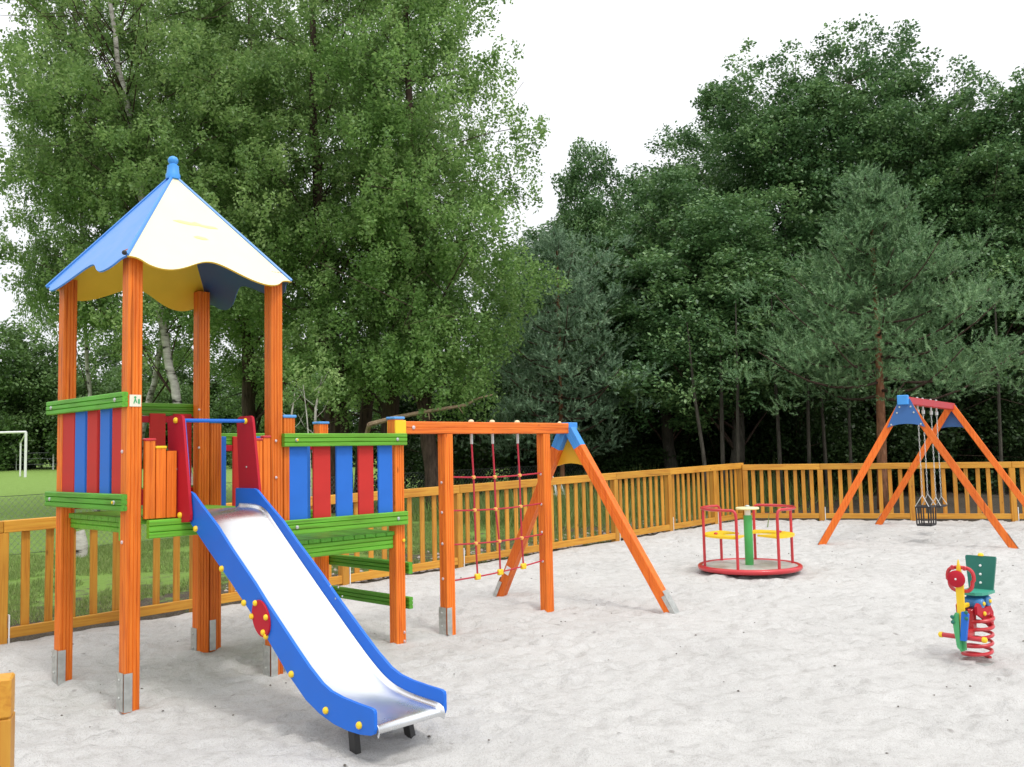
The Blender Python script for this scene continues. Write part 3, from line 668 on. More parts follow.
kb = MB(); kb.lathe([(.03, .728), (.03, .740), (.018, .750), (0, .752)], mc, EZ, 12); obj('bolt', kb, M['zinc'], mb2)
for angs in ((242, 184, 114), (68, 8, -67)):
    rr = RM-.035; zt = .72
    def P_(a, z, r=rr): return mc+Vector((r*math.cos(R(a)), r*math.sin(R(a)), z))
    mb = MB(); A0, A1, A2 = angs
    sweep = [P_(a, zt) for a in np.linspace(A0-5*np.sign(A0-A2), A2+5*np.sign(A0-A2), 18)]
    path_ = [P_(A0, .07), P_(A0, zt-.09), P_(A0-.5, zt-.04), P_(A0-2*1, zt-.012)]+sweep+[P_(A2+2, zt-.012), P_(A2+.5, zt-.04), P_(A2, zt-.09), P_(A2, .07)]
    mb.tube(path_, .0165, 10); mb.tube([P_(A1, .07), P_(A1, zt)], .0165, 10)
    hr = obj('handrail', mb, M['redtube'], MG, True)
    outer = [P_(a, .405, rr-.01) for a in np.linspace(A0, A2, 16)]
    inner = [P_(a, .405, .24+.09*math.cos(R(a-A1)*2)) for a in np.linspace(A2, A0, 16)]
    base = outer+inner; n = len(base)
    mb = MB(); mb.add(base+[q+EZ*.022 for q in base], [tuple(range(n)), tuple(range(n, 2*n))[::-1]]+[(i, n+i, n+(i+1) % n, (i+1) % n) for i in range(n)])
    obj('seat', mb, M['yellow'], MG)
    mb = MB(); q = P_(A1, .43, .38); mb.knob(q, EZ, .022, .02); obj('knob', mb, M['redtube'], hr)

# ------------------------------------------------------------------ spring rider
sc0 = Vector((3.215, 6.57, .004)); SR = thing('spring_rider', sc0, 'red spring rocker with green backrest seat and yellow fork front', 'spring rider')
ex = Vector((.92, .0, 0))*1/.92; fwd = Vector((-.74, -.67, 0)).normalized(); sdv = Vector((fwd.y, -fwd.x, 0))   # the rider faces left and towards the camera; sdv to its side
sdv = -sdv if sdv.x < 0 else sdv
def S(f_, s_, z): return sc0+fwd*f_+sdv*s_+EZ*z
mb = MB(); mb.lathe([(.115, -.03), (.12, .006), (.12, .018), (.03, .02)], sc0+EZ*.006+Vector((0, 0, 0)), EZ, 24); obj('base_plate', mb, M['zinc'], SR, True)
mb = MB(); pts = []; turns = 5.3
for k in range(int(turns*22)):
    a = 2*math.pi*k/22; h_ = .035+.30*(k/(turns*22)); rr_ = .092; lean = k/(turns*22)*.03
    pts.append(sc0+Vector((math.cos(a)*rr_+lean, math.sin(a)*rr_, h_)))
mb.tube(pts, .0125, 8); obj('spring', mb, M['redtube'], SR, True)
mb = MB(); mb.lathe([(.05, 0), (.085, .005), (.085, .02), (.05, .022)], S(-.03, 0, .332), EZ, 20); obj('top_plate', mb, M['redtube'], SR, True)
# body: side plates, drum rollers
for sg in (-1, 1):
    mb = MB(); prof = [(-.14, .25), (-.15, .34), (-.10, .395), (.0, .385), (.10, .43), (.135, .41), (.13, .36), (.02, .31), (-.04, .27), (-.10, .235)]
    mb.prism(prof, S(0, sg*.062-.009, 0), fwd, EZ, sdv*.018); bo = obj('body_plate', mb, M['darkred'], SR)
    for f_, z_ in ((-.09, .30), (.02, .35)):
        kb = MB(); kb.knob(S(f_, sg*.072, z_), sdv*sg, .016, .014); obj('knob', kb, M['yellow'], bo, True)
for f_, z_, r_ in ((-.08, .425, .040), (.03, .42, .036)):
    mb = MB(); mb.lathe([(.01, 0), (r_*.8, 0), (r_, .01), (r_, .14), (r_*.8, .15), (.01, .15)], S(f_, -.075, z_), sdv, 18); dr = obj('drum', mb, M['wheelblue'], SR, True)
    for sg in (-1, 1):
        kb = MB(); kb.knob(S(f_, sg*.076, z_), sdv*sg, .014, .012); obj('knob', kb, M['yellow'], dr, True)
mb = MB(); mb.prism([(-.088, -.15), (.088, -.15), (.092, -.02), (.075, .045), (.04, .075), (-.04, .075), (-.075, .045), (-.092, -.02)], S(0, 0, .475), sdv, fwd, EZ*.02); seat = obj('seat', mb, M['ltgreen'], SR)
bk = MB(); up = (EZ*1-fwd*.10).normalized(); bk.prism([(-.082, 0), (.082, 0), (.105, .225), (.10, .238), (-.10, .238), (-.105, .225)], S(-.13, 0, .49), sdv, up, -fwd*.018); bo = obj('backrest', bk, M['dkgreen'], SR)
kb = MB()
for h_ in (.05, .11, .17): kb.knob(S(-.13, 0, .49)+up*h_+fwd*.001, fwd, .009, .008)
obj('bolt', kb, M['white'], bo); kb = MB(); kb.knob(S(-.14, -.0, .49)+up*.238, EZ, .02, .02); obj('knob', kb, M['yellow'], bo, True)
# fork and steering
FK = S(.20, 0, 0)
def F_(s_, z, f_=0): return FK+sdv*s_+fwd*f_+EZ*z
mb = MB(); mb.prism([(-.022, .24), (.020, .24), (.026, .60), (.012, .66), (-.002, .735), (-.016, .66), (-.026, .60)], F_(0, 0, .03), sdv, EZ, fwd*-.02); obj('fork', mb, M['yellow'], SR)
mb = MB(); rp_ = []
for k in range(36):
    a = 2*math.pi*k/36; n4 = 3.2; cx_, cz_ = math.cos(a), math.sin(a)
    r_ = 1/((abs(cx_)**n4+abs(cz_)**n4)**(1/n4)); rp_.append(F_(cx_*r_*.088*(1-.12*(cz_ < 0)), .60+cz_*r_*.080, .0))
mb.tube(rp_, .013, 8, closed=True); obj('steering_ring', mb, M['redtube'], SR, True)
mb = MB(); mb.lathe([(.055, 0), (.058, .004), (.058, .014), (.05, .02), (.004, .022)], F_(-.012, .605, .032), fwd, 24); hd = obj('headlamp_disc', mb, M['darkred'], SR, True)
kb = MB(); kb.knob(F_(-.012, .605, .054), fwd, .007, .005); obj('bolt', kb, M['white'], hd)
for s_ in (-.05, .03):
    mb = MB(); mb.cbox(F_(s_, .665, .02), sdv*.022, fwd*.02, EZ*.03, .004); obj('bracket', mb, M['redtube'], SR)
mb = MB(); mb.prism([(-.045, .235), (-.055, .34), (-.03, .375), (-.010, .37), (-.008, .12), (-.03, .14)], F_(.0, 0, .045), sdv, EZ, fwd*-.03)
mb.prism([(-.046, .235), (-.05, .15), (-.02, .105), (.012, .12), (.012, .23)], F_(.0, 0, .01), sdv, EZ, fwd*-.02); obj('mudguard', mb, M['fgreen'], SR)
mb = MB(); mb.prism([(-.006, .19), (.03, .19), (.055, .37), (.035, .39), (.012, .385)], F_(.0, 0, .05), sdv, EZ, fwd*-.028); obj('fork_plate', mb, M['blue'], SR)
kb = MB()
for s_, z_ in ((-.05, .345), (.045, .385), (-.048, .31), (.045, .345)): pass
for s_, z_ in ((-.05, .345), (.045, .385), (-.048, .31), (.045, .345)):
    kb = MB(); kb.knob(F_(s_, z_, .05), fwd, .013, .01); obj('bolt', kb, M['dkgreen'], SR)
# foot rest tube
mb = MB(); mb.tube([F_(-.145, .205, .0), F_(.125, .205, -.0)], .017, 12); fr_ = obj('foot_rest', mb, M['redtube'], SR, True)
for s_ in (-1, 1):
    mb = MB(); mb.lathe([(.019, 0), (.021, .006), (.019, .022), (.008, .03)], F_(-.143 if s_ < 0 else .123, .205), sdv*s_, 12); obj('cap', mb, M['yellow'], fr_, True)
mb = MB(); mb.cbox(S(.06, -.02, .20), fwd*.15, sdv*.04, EZ*.05, .006); mb.cbox(S(.02, -.02, .22), fwd*.06, sdv*.04, EZ*.16, .006); obj('arm', mb, M['redtube'], SR)
mb = MB(); mb.cbox(S(.10, -.012, .40), fwd*.12, sdv*.024, EZ*.03, .006); obj('neck', mb, M['yellow'], SR)

# ------------------------------------------------------------------ wooden fences
def fence(name, label, P0, P1, posts, nbal, railmat, top, side, h=1.03, anchors=()):
    """posts at distances along P0->P1; side = unit normal on the playground side"""
    d = (P1-P0); d.z = 0; e = d.normalized()
    T = thing(name, Vector((P0.x, P0.y, gz(P0.x, P0.y))), label, 'fence', 'honey stained wooden fences round the playground')
    def G(s): q = P0+e*s; return Vector((q.x, q.y, gz(q.x, q.y)))
    for i, s in enumerate(posts):
        b = G(s); mb = MB(); mb.cbox(b-e*.045-side*.045-EZ*.03, e*.09, side*.09, EZ*(top-.071), .005); po_ = obj('post', mb, M['fence_z'], T)
        a = MB(); a.cbox(b+e*.050+side*.0-EZ*.03, e*.012, side*.047, EZ*.27, .001); obj('anchor', a, M['white'], po_)
    for i in range(len(posts)-1):
        s0, s1_ = posts[i], posts[i+1]; q0, q1 = G(s0-.045 if i == 0 else s0+.0015), G(s1_+.045 if i == len(posts)-2 else s1_-.0015); r = MB()
        r.cbox(q0+EZ*(top-.10)-side*.030, q1-q0, side*.078, EZ*.10, .005); obj('rail', r, railmat, T)
        q0, q1 = G(s0+.046), G(s1_-.046); r = MB()
        r.cbox(q0+EZ*.045+side*.004, q1-q0, side*.038, EZ*.088, .004); pn = obj('rail', r, railmat, T)
        nb_ = nbal if isinstance(nbal, int) else nbal[i]
        for k in range(nb_):
            s = s0+(s1_-s0)*(k+1)/(nb_+1)+random.uniform(-.004, .004); q = G(s); ba = MB()
            ba.cbox(q-e*.033-side*(.018+random.uniform(0, .003))+EZ*(.070+random.uniform(0, .008)), e*random.uniform(.063, .068), side*.020, EZ*(top-.175)+e*random.uniform(-.006, .006), .004); obj('baluster', ba, M['fence_z'], pn)
    return T
L0 = W(-2.66, -3.2, 0); LP = [0, 1.6, 3.27, 5.0, 6.74, 8.47, 10.07, 11.66, 13.08, 14.44, 15.36]
fence('wooden_fence', 'long honey wooden fence running from the left edge to the far corner', L0, W(-2.66, 12.2, 0), LP, [8, 8, 8, 8, 8, 8, 8, 8, 8, 5], M['fence_v'], 1.02, EU)
c_ = Vector((4.02, 16.50, 0)); e_ = Vector((8.252, 15.39, 0)); ee = (e_-c_).normalized()
sd2 = Vector((ee.y, -ee.x, 0)); sd2 = sd2 if sd2.y < 0 else -sd2
fence('wooden_fence', 'honey wooden fence behind the swing frame, in front of the dark wood', c_+ee*.1, e_, [0, 1.27, 2.74, 4.30, 5.8, 7.3], 8, M['fence_r'], .99, sd2)
g0 = W(3.17, -1.78, 0); NP = aty(7, 676, 2.42); NP.z = 0
T = fence('gate_post_fence', 'short stretch of honey fence at the lower left corner, nearest the camera', Vector((NP.x-.033, NP.y, 0)), Vector((NP.x-3, NP.y-1.2, 0)), [0, 1.7], 8, M['fence_u'], 1.0, Vector((.37, -.93, 0)).normalized()*1)

# ------------------------------------------------------------------ chain link fence, goal, field fence
def clf():
    q0 = Vector((-7.15, 13.94, 0)); T = thing('chain_link_fence', Vector((q0.x, q0.y, gz(0, q0.y))), 'low grey chain link fence across the grass behind the wooden fence', 'fence')
    A_ = q0-EV*7; n = 12; sp2 = 2.5; hgt = .86
    for k in range(n):
        q = A_+EV*(k*sp2+(7-5)*.0); q = Vector((q.x, q.y, gz(q.x, q.y)))
        if k >= 6: q += Vector((0, 0, 0))
        mb = MB(); mb.tube([q-EZ*.05, q+EZ*(hgt+.05)], .022, 8); obj('post', mb, M['darkpost'], T)
    mb = MB(); L = (n-1)*sp2
    def add_wire(a, b, r=.0022):
        d = (b-a).normalized(); x = d.cross(EU).normalized()*r*2; y = EU*r*2
        mb.add([a, a+x, a+y, b, b+x, b+y], [(0, 1, 4, 3), (1, 2, 5, 4), (2, 0, 3, 5)])
    for s in np.arange(0, L, .09):
        for sg in (1, -1):
            s2_ = s+sg*hgt*.9
            a = A_+EV*s; b = A_+EV*s2_
            if s2_ < 0 or s2_ > L: continue
            add_wire(Vector((a.x, a.y, gz(a.x, a.y)+.02)), Vector((b.x, b.y, gz(b.x, b.y)+.02+hgt)))
    for z_ in (.02, .45, .88):
        a, b = A_, A_+EV*L
        for s in np.arange(0, L, 1.25):
            p, q = A_+EV*s, A_+EV*(s+1.25); add_wire(Vector((p.x, p.y, gz(p.x, p.y)+z_)), Vector((q.x, q.y, gz(q.x, q.y)+z_)), .004)
    obj('wire_mesh', mb, M['wire'], T)
clf()
def goal():
    Y0 = 50; a = aty(26, 432, Y0); gz0 = .72; top = a.z
    T = thing('football_goal', Vector((a.x, Y0, gz0)), 'white football goal frame standing on the far left field', 'goal')
    bdir = Vector((-.93, .10, 0)).normalized()   # goal line
    back = Vector((-.35, .93, 0)).normalized()
    A_ = Vector((a.x, Y0, gz0-.05)); B_ = A_+bdir*7.3
    for q in (A_, B_):
        mb = MB(); mb.tube([q, Vector((q.x, q.y, top))], .07, 10); obj('goalpost', mb, M['white'], T)
    mb = MB(); mb.tube([Vector((A_.x, A_.y, top)), Vector((B_.x, B_.y, top))], .065, 10); obj('crossbar', mb, M['white'], T)
    mb = MB()
    for q in (A_, B_):
        r_ = q+back*1.6-bdir*-.55; mb.tube([Vector((r_.x, r_.y, gz0)), Vector((r_.x, r_.y, top-.55))], .045, 8); mb.tube([Vector((r_.x, r_.y, top-.55)), Vector((q.x, q.y, top))], .03, 8)
    obj('support', mb, M['white'], T)
goal()
T = thing('field_fence', Vector((-40, 66, gz(0, 66))), 'thin pale post and wire fence along the far edge of the field', 'fence')
mb = MB(); mb2 = MB()
for k in range(22):
    x = -56+k*2.6; y = 66+.02*x; z0 = gz(x, y); mb2 = MB(); mb2.tube([Vector((x, y, z0-.1)), Vector((x, y, z0+1.3))], .05, 6); obj('post', mb2, M['white'] if k % 2 else M['zinc'], T)
for z_ in (.4, .8, 1.2): mb.tube([Vector((-56, 64.9, gz(0, 65)+z_)), Vector((1, 66, gz(0, 66)+z_))], .015, 5)
obj('wire', mb, M['wire'], T)

# ------------------------------------------------------------------ vegetation
def bulk(name, vs, quads, mats, parent=None, origin=Vector((0, 0, 0)), attr=None, mi=None):
    me = bpy.data.meshes.new(name); vs = np.asarray(vs, dtype=np.float32); q = np.asarray(quads, dtype=np.int32); w = q.shape[1]
    me.vertices.add(len(vs)); me.vertices.foreach_set('co', vs.ravel()); me.loops.add(q.size); me.loops.foreach_set('vertex_index', q.ravel())
    me.polygons.add(len(q)); me.polygons.foreach_set('loop_start', np.arange(0, q.size, w, dtype=np.int32)); me.polygons.foreach_set('loop_total', np.full(len(q), w, dtype=np.int32))
    me.update(calc_edges=True); me.validate()
    for k in (mats if isinstance(mats, list) else [mats]): me.materials.append(k)
    if attr is not None:
        a = me.attributes.new('tone', 'FLOAT', 'FACE'); a.data.foreach_set('value', np.asarray(attr, dtype=np.float32))
    o = bpy.data.objects.new(name, me); COL.objects.link(o)
    if parent: o.parent = parent
    o.location = origin; return o

def leafmat(name, c0, c1, c2, trans=.35, rough=.45, spec=.35):
    mt, nt, p, out = newmat(name)
    at = N(nt, 'ShaderNodeAttribute', attribute_name='tone'); g = N(nt, 'ShaderNodeNewGeometry')
    ad = N(nt, 'ShaderNodeMath', operation='MULTIPLY_ADD'); ad.inputs[1].default_value = .35; nt.links.new(g.outputs['Random Per Island'], ad.inputs[0]); 
    m_ = N(nt, 'ShaderNodeMath', operation='MULTIPLY'); m_.inputs[1].default_value = .65; nt.links.new(at.outputs['Fac'], m_.inputs[0]); nt.links.new(m_.outputs[0], ad.inputs[2])
    c = ramp(nt, [(.15, c0), (.5, c1), (.85, c2)], ad.outputs[0]); nt.links.new(c, p.inputs['Base Color'])
    p.inputs['Roughness'].default_value = rough; p.inputs['Specular IOR Level'].default_value = spec
    tr = N(nt, 'ShaderNodeBsdfTranslucent'); hb = N(nt, 'ShaderNodeHueSaturation'); hb.inputs['Value'].default_value = 1.5; hb.inputs['Hue'].default_value = .485; nt.links.new(c, hb.inputs['Color']); nt.links.new(hb.outputs[0], tr.inputs[0])
    ms = N(nt, 'ShaderNodeMixShader'); ms.inputs[0].default_value = trans; nt.links.new(p.outputs[0], ms.inputs[1]); nt.links.new(tr.outputs[0], ms.inputs[2]); nt.links.new(ms.outputs[0], out.inputs['Surface'])
    return mt
M['birchleaf'] = leafmat('birch_leaf', (.10, .19, .058), (.185, .31, .098), (.34, .47, .19), trans=.42)
M['yellowbirch'] = leafmat('lime_birch_leaf', (.10, .20, .055), (.185, .33, .095), (.32, .47, .18), trans=.42)
M['alderleaf'] = leafmat('alder_leaf', (.048, .118, .042), (.095, .20, .070), (.21, .35, .13), trans=.25, spec=.5)
M['needle'] = leafmat('pine_needle', (.075, .165, .070), (.14, .265, .115), (.26, .41, .20), trans=.15)
M['darkneedle'] = leafmat('dark_pine_needle', (.11, .20, .115), (.18, .30, .18), (.30, .43, .27), trans=.15)
M['bushleaf'] = leafmat('bush_leaf', (.018, .040, .012), (.032, .070, .020), (.06, .11, .035), trans=.25)  # leaf colour taken near black to paint in the shade of the understory
M['fieldleaf'] = leafmat('field_tree_leaf', (.05, .105, .028), (.085, .165, .045), (.15, .25, .08), trans=.3)
def bark(name, stops, sc_=(6, 6, 3), scale=3.0, bump=.8):
    mt, nt, p, out = newmat(name); tc = N(nt, 'ShaderNodeTexCoord'); mp = N(nt, 'ShaderNodeMapping'); mp.inputs['Scale'].default_value = sc_; nt.links.new(tc.outputs['Object'], mp.inputs['Vector'])
    n = noise(nt, mp.outputs[0], scale, 7, .65); c = ramp(nt, stops, n); nt.links.new(c, p.inputs['Base Color']); p.inputs['Roughness'].default_value = .9; p.inputs['Specular IOR Level'].default_value = .15
    b = N(nt, 'ShaderNodeBump'); b.inputs['Strength'].default_value = bump; b.inputs['Distance'].default_value = .03; nt.links.new(n, b.inputs['Height']); nt.links.new(b.outputs[0], p.inputs['Normal']); return mt
M['birchbark'] = bark('birch_bark', [(.36, (.03, .028, .025)), (.46, (.42, .40, .36)), (.7, (.66, .64, .60))], (1.5, 1.5, 5), 2.2, .3)
M['darkbark'] = bark('dark_bark', [(.3, (.03, .022, .018)), (.7, (.13, .09, .07))], (6, 6, 1.2))
M['pinebark'] = bark('pine_bark', [(.3, (.10, .05, .03)), (.55, (.28, .13, .07)), (.75, (.38, .22, .14))], (5, 5, 1.6))
M['greybark'] = bark('grey_bark', [(.3, (.035, .032, .026)), (.7, (.12, .11, .09))], (6, 6, 1.5))
M['deadwood'] = bark('dead_wood', [(.3, (.20, .14, .09)), (.7, (.46, .34, .23))], (3, 3, 3))

def leaves(C, n_per, rad, L, r, up=.35, droop=0.0, wr=.62, tone=None):
    """leaf quads around clump centres C (n,3); rad (n,) or scalar clump radii; returns verts, quads, tone"""
    n = len(C); K = n*n_per; ci = np.repeat(np.arange(n), n_per)
    rad_ = np.broadcast_to(rad, (n,))[ci][:, None]
    g = r.normal(size=(K, 3)); g /= np.linalg.norm(g, axis=1)[:, None]; rr = r.random(K)**.5
    off = g*rr[:, None]*rad_; off[:, 2] *= .75
    if droop: off[:, 2] = off[:, 2]*.6-r.random(K)*droop; off[:, :2] *= .62
    c = C[ci]+off
    nrm = r.normal(size=(K, 3)); nrm[:, 2] = np.abs(nrm[:, 2])+up; nrm /= np.linalg.norm(nrm, axis=1)[:, None]
    d = r.normal(size=(K, 3)); d[:, 2] -= .3+droop; d -= nrm*(d*nrm).sum(1)[:, None]; d /= np.linalg.norm(d, axis=1)[:, None]
    s = np.cross(nrm, d); l = L*r.uniform(.65, 1.25, K)[:, None]; w = l*wr
    v = np.stack([c-d*l*.5, c+s*w*.5-d*l*.08+nrm*l*.07, c+d*l*.5, c-s*w*.5-d*l*.08+nrm*l*.07], 1).reshape(-1, 3)
    q = np.arange(K*4).reshape(-1, 4); t = (tone if tone is not None else r.random(n))[ci]
    return v, q, t
def tubes_np(mb, path, r0, r1, n=6):
    N_ = len(path); mb.tube(path, [r0+(r1-r0)*(i/(N_-1)) for i in range(N_)], n)

def blob_points(blobs, n, r, lo=.35):
    vols = np.array([b[1][0]*b[1][1]*b[1][2] for b in blobs])**.8; ix = r.choice(len(blobs), n, p=vols/vols.sum())
    g = r.normal(size=(n, 3)); g /= np.linalg.norm(g, axis=1)[:, None]; rr = (lo**3+(1-lo**3)*r.random(n))**(1/3)
    # uneven outline: directional bumps
    bump_ = 1+.16*np.sin(g[:, 0]*5+ix*1.7)*np.sin(g[:, 2]*6+ix)+.10*np.sin(g[:, 1]*11+ix*2.1+g[:, 2]*7)
    c = np.array([b[0] for b in blobs])[ix]; s = np.array([b[1] for b in blobs])[ix]
    return c+g*(rr*bump_)[:, None]*s

def lobed_points(blobs, n, r, lo, lobe, per=15):
    nl = max(6, n//per); Lc = blob_points(blobs, nl, r, lo); ix = r.integers(0, nl, n); R_ = lobe*r.uniform(.6, 1.35, nl)
    g = r.normal(size=(n, 3)); g[:, 2] = np.where(r.random(n) < .72, np.abs(g[:, 2]), g[:, 2]); g /= np.linalg.norm(g, axis=1)[:, None]
    rr = r.uniform(.35, 1.0, n)**.6; wob = 1+.25*np.sin(g[:, 0]*6+ix)*np.sin(g[:, 1]*5+ix*2)
    tone = r.uniform(.15, .85, nl)[ix]
    P = Lc[ix]+g*(rr*wob*R_[ix])[:, None]*np.array([1, 1, .66])
    k = int(n*.30); P[:k] = blob_points(blobs, k, r, lo); tone[:k] = r.uniform(.2, .8, k)
    return P, tone
def make_tree(name, label, cat, loc, trunk, tr, blobs, nclump, nper, crad, L, leaf_m, bark_m, seed, group=None, droop=0, limbs=26, wr=.62, up=.35, lo=.35, lobe=.8):
    """trunk: list of local points; tr: (base radius, top radius)"""
    r = np.random.default_rng(seed); T = thing(name, loc, label, cat, group)
    C, lt = lobed_points(blobs, nclump, r, lo, lobe); mb = MB()
    tp = [Vector(p) for p in trunk]; N_ = len(tp)
    # smooth trunk
    pts = []
    for i in range(N_-1):
        for k in range(4):
            pts.append(tp[i].lerp(tp[i+1], k/4)+Vector((r.normal()*.02, r.normal()*.02, 0)))
    pts.append(tp[-1]); mb.tube(pts, [tr[0]*(1-i/(len(pts)-1))**.8+tr[1]+(tr[0]*.35*max(0, 1-i/2.0) if i < 2 else 0) for i in range(len(pts))], 10)
    zt = pts[-1].z; nf = len(mb.f)
    for k in r.choice(nclump, min(limbs, nclump), replace=False):
        e = Vector(C[k]); zz = max(pts[0].z+.5, min(e.z-abs(r.normal())*.9-.35*math.hypot(e.x, e.y), zt*.97)); i = min(range(len(pts)), key=lambda j: abs(pts[j].z-zz)); a = pts[i]
        mdl = a.lerp(e, .5)+Vector((r.normal()*.15, r.normal()*.15, .12*(e-a).length)); rad0 = max(.014, tr[0]*(1-i/len(pts))*.26)
        P = [a, a.lerp(mdl, .5)+EZ*.05, mdl, mdl.lerp(e, .5)+EZ*.03, e]; tubes_np(mb, P, rad0, .008, 5)
        for _ in range(2):
            s_ = P[random.randint(2, 3)]; tubes_np(mb, [s_, s_+Vector((r.normal()*.4, r.normal()*.4, r.normal()*.25+.1)), s_+Vector((r.normal()*.8, r.normal()*.8, r.normal()*.4+.1))], rad0*.4, .005, 4)
    o = obj('trunk', mb, bark_m, T, 'all', origin=loc) if False else None
    me = bpy.data.meshes.new('trunk'); me.from_pydata(mb.v, [], mb.f); me.materials.append(bark_m); me.materials.append(M['darkbark']); me.polygons.foreach_set('material_index', [0 if i < nf else 1 for i in range(len(me.polygons))]); me.polygons.foreach_set('use_smooth', [True]*len(me.polygons))
    o = bpy.data.objects.new('trunk', me); COL.objects.link(o); o.parent = T
    zlo, zhi = C[:, 2].min(), C[:, 2].max(); tone = np.clip(.55*lt+.45*r.random(nclump), 0, 1)
    v, q, t = leaves(C, nper, crad*r.uniform(.6, 1.3, nclump), L, r, up, droop, wr, tone); bulk('crown', v, q, leaf_m, T, attr=t)
    return T
def copy_tree(src, loc, label, rz, s=(1, 1, 1), group=None):
    c = src.copy(); COL.objects.link(c); c.location = loc; c.rotation_euler = (0, 0, rz); c.scale = s; c['label'] = label
    if group: c['group'] = group
    for ch in list(src.children):
        d = ch.copy(); COL.objects.link(d); d.parent = c
    return c
def G3(px, Y, py=455): q = aty(px, py, Y); return Vector((q.x, Y, gz(q.x, Y)-.03))

# --- birches on the left
GB = 'tall birches behind the climbing tower'
b1 = make_tree('birch', 'leaning white-barked birch seen through the tower roof posts', 'tree', G3(190, 19), [(0, 0, 0), (-.15, .1, 1.8), (-.5, .2, 3.2), (-.95, .1, 6), (-1.3, 0, 8.3), (-1.75, 0, 11), (-1.9, .2, 14)], (.085, .025),
               [((-1.4, 0, 10.5), (2.7, 2.6, 4.6)), ((-2.6, .4, 7.0), (1.7, 2.0, 2.6)), ((.6, -.2, 7.4), (1.9, 2.0, 2.6)), ((-1.2, .5, 4.8), (2.2, 1.8, 1.5))], 1900, 56, .35, .085, M['birchleaf'], M['birchbark'], 21, GB, droop=.30, limbs=60, up=.25)
b2 = make_tree('birch', 'broad birch hanging low over the bridge, right of the tower roof', 'tree', G3(330, 20.5), [(0, 0, 0), (.05, 0, 2.5), (-.1, .1, 5), (-.35, .1, 9), (-.4, .1, 14.5)], (.19, .03),
               [((-.2, 0, 9.6), (3.1, 2.8, 5.2)), ((1.4, -.5, 6.0), (1.9, 2.0, 2.6)), ((-1.9, .2, 6.0), (1.8, 1.9, 2.4)), ((.2, -.8, 3.8), (1.7, 1.4, 1.35))], 2200, 52, .35, .085, M['birchleaf'], M['darkbark'], 22, GB, droop=.30, limbs=60, up=.25)
b3 = make_tree('birch', 'lime green birch with drooping foliage above the rope net beam', 'tree', G3(438, 19.5), [(0, 0, 0), (-.25, 0, 2.0), (-.5, .1, 4), (-.5, .1, 8), (-.6, .1, 13.5)], (.16, .03),
               [((-.5, 0, 9.3), (2.25, 2.2, 4.9)), ((.35, -.3, 5.4), (1.75, 1.6, 2.6)), ((-1.3, -.2, 4.6), (1.7, 1.6, 2.0)), ((.5, -.5, 3.4), (1.2, 1.1, 1.3))], 1950, 54, .34, .085, M['yellowbirch'], M['darkbark'], 23, GB, droop=.40, limbs=50, up=.25)
copy_tree(b2, G3(250, 25), 'birch crown directly above the tower roof finial, behind the others', 2.1, (1, 1, 1.08), GB)
copy_tree(b1, G3(98, 21), 'leftmost birch, its crown reaching the left photo edge', 1.2, (.5, .5, 1.05), GB)
copy_tree(b2, G3(395, 24.5), 'dark stemmed birch standing behind the lime green one', 4.0, (.8, .8, 1.0), GB)
copy_tree(b1, G3(135, 25), 'birch filling the gap left of the tower roof, farther back', 3.5, (.95, .95, 1.02), GB)
# thin pale birch stems without leaves low down
for px, py0, py1, lean, lab in ((289, 440, 392, .10, 'thin bare birch stem behind the shorter blue-capped post'), (313, 440, 376, .16, 'thicker pair of pale birch stems behind the bridge railing')):
    q = G3(px, 15.5); T = thing('birch_sapling', q, lab, 'tree', 'pale thin birch stems behind the bridge'); mb = MB()
    hh = (455-py1)/FPX*15.5+1.55-q.z
    mb.tube([(0, 0, 0), (.02, 0, hh*.5), (lean*.3, 0, hh*.8), (lean, 0, hh)], [.028, .025, .02, .008], 7)
    mb.tube([(-.03, 0, 0), (-.05, 0, hh*.5), (-.10, 0, hh*.75), (-.16, 0, hh*.95)], [.016, .014, .010, .005], 6)
    for k in range(5): z_ = hh*(.55+.09*k); s_ = (-1)**k; mb.tube([(.02, 0, z_), (s_*.16, .05, z_+.14), (s_*.26, .05, z_+.34)], [.006, .004, .002], 5)
    me = bpy.data.meshes.new('trunk'); me.from_pydata(mb.v, [], mb.f); me.materials.append(M['birchbark']); o = bpy.data.objects.new('trunk', me); COL.objects.link(o); o.parent = T
    C = np.array([[lean*.8+random.uniform(-.3, .3), random.uniform(-.3, .3), hh*random.uniform(.85, 1.25)] for _ in range(16)])
    v, qd, t = leaves(C, 26, .22, .07, rng, .1, .2); bulk('crown', v, qd, M['birchleaf'], T, attr=t)
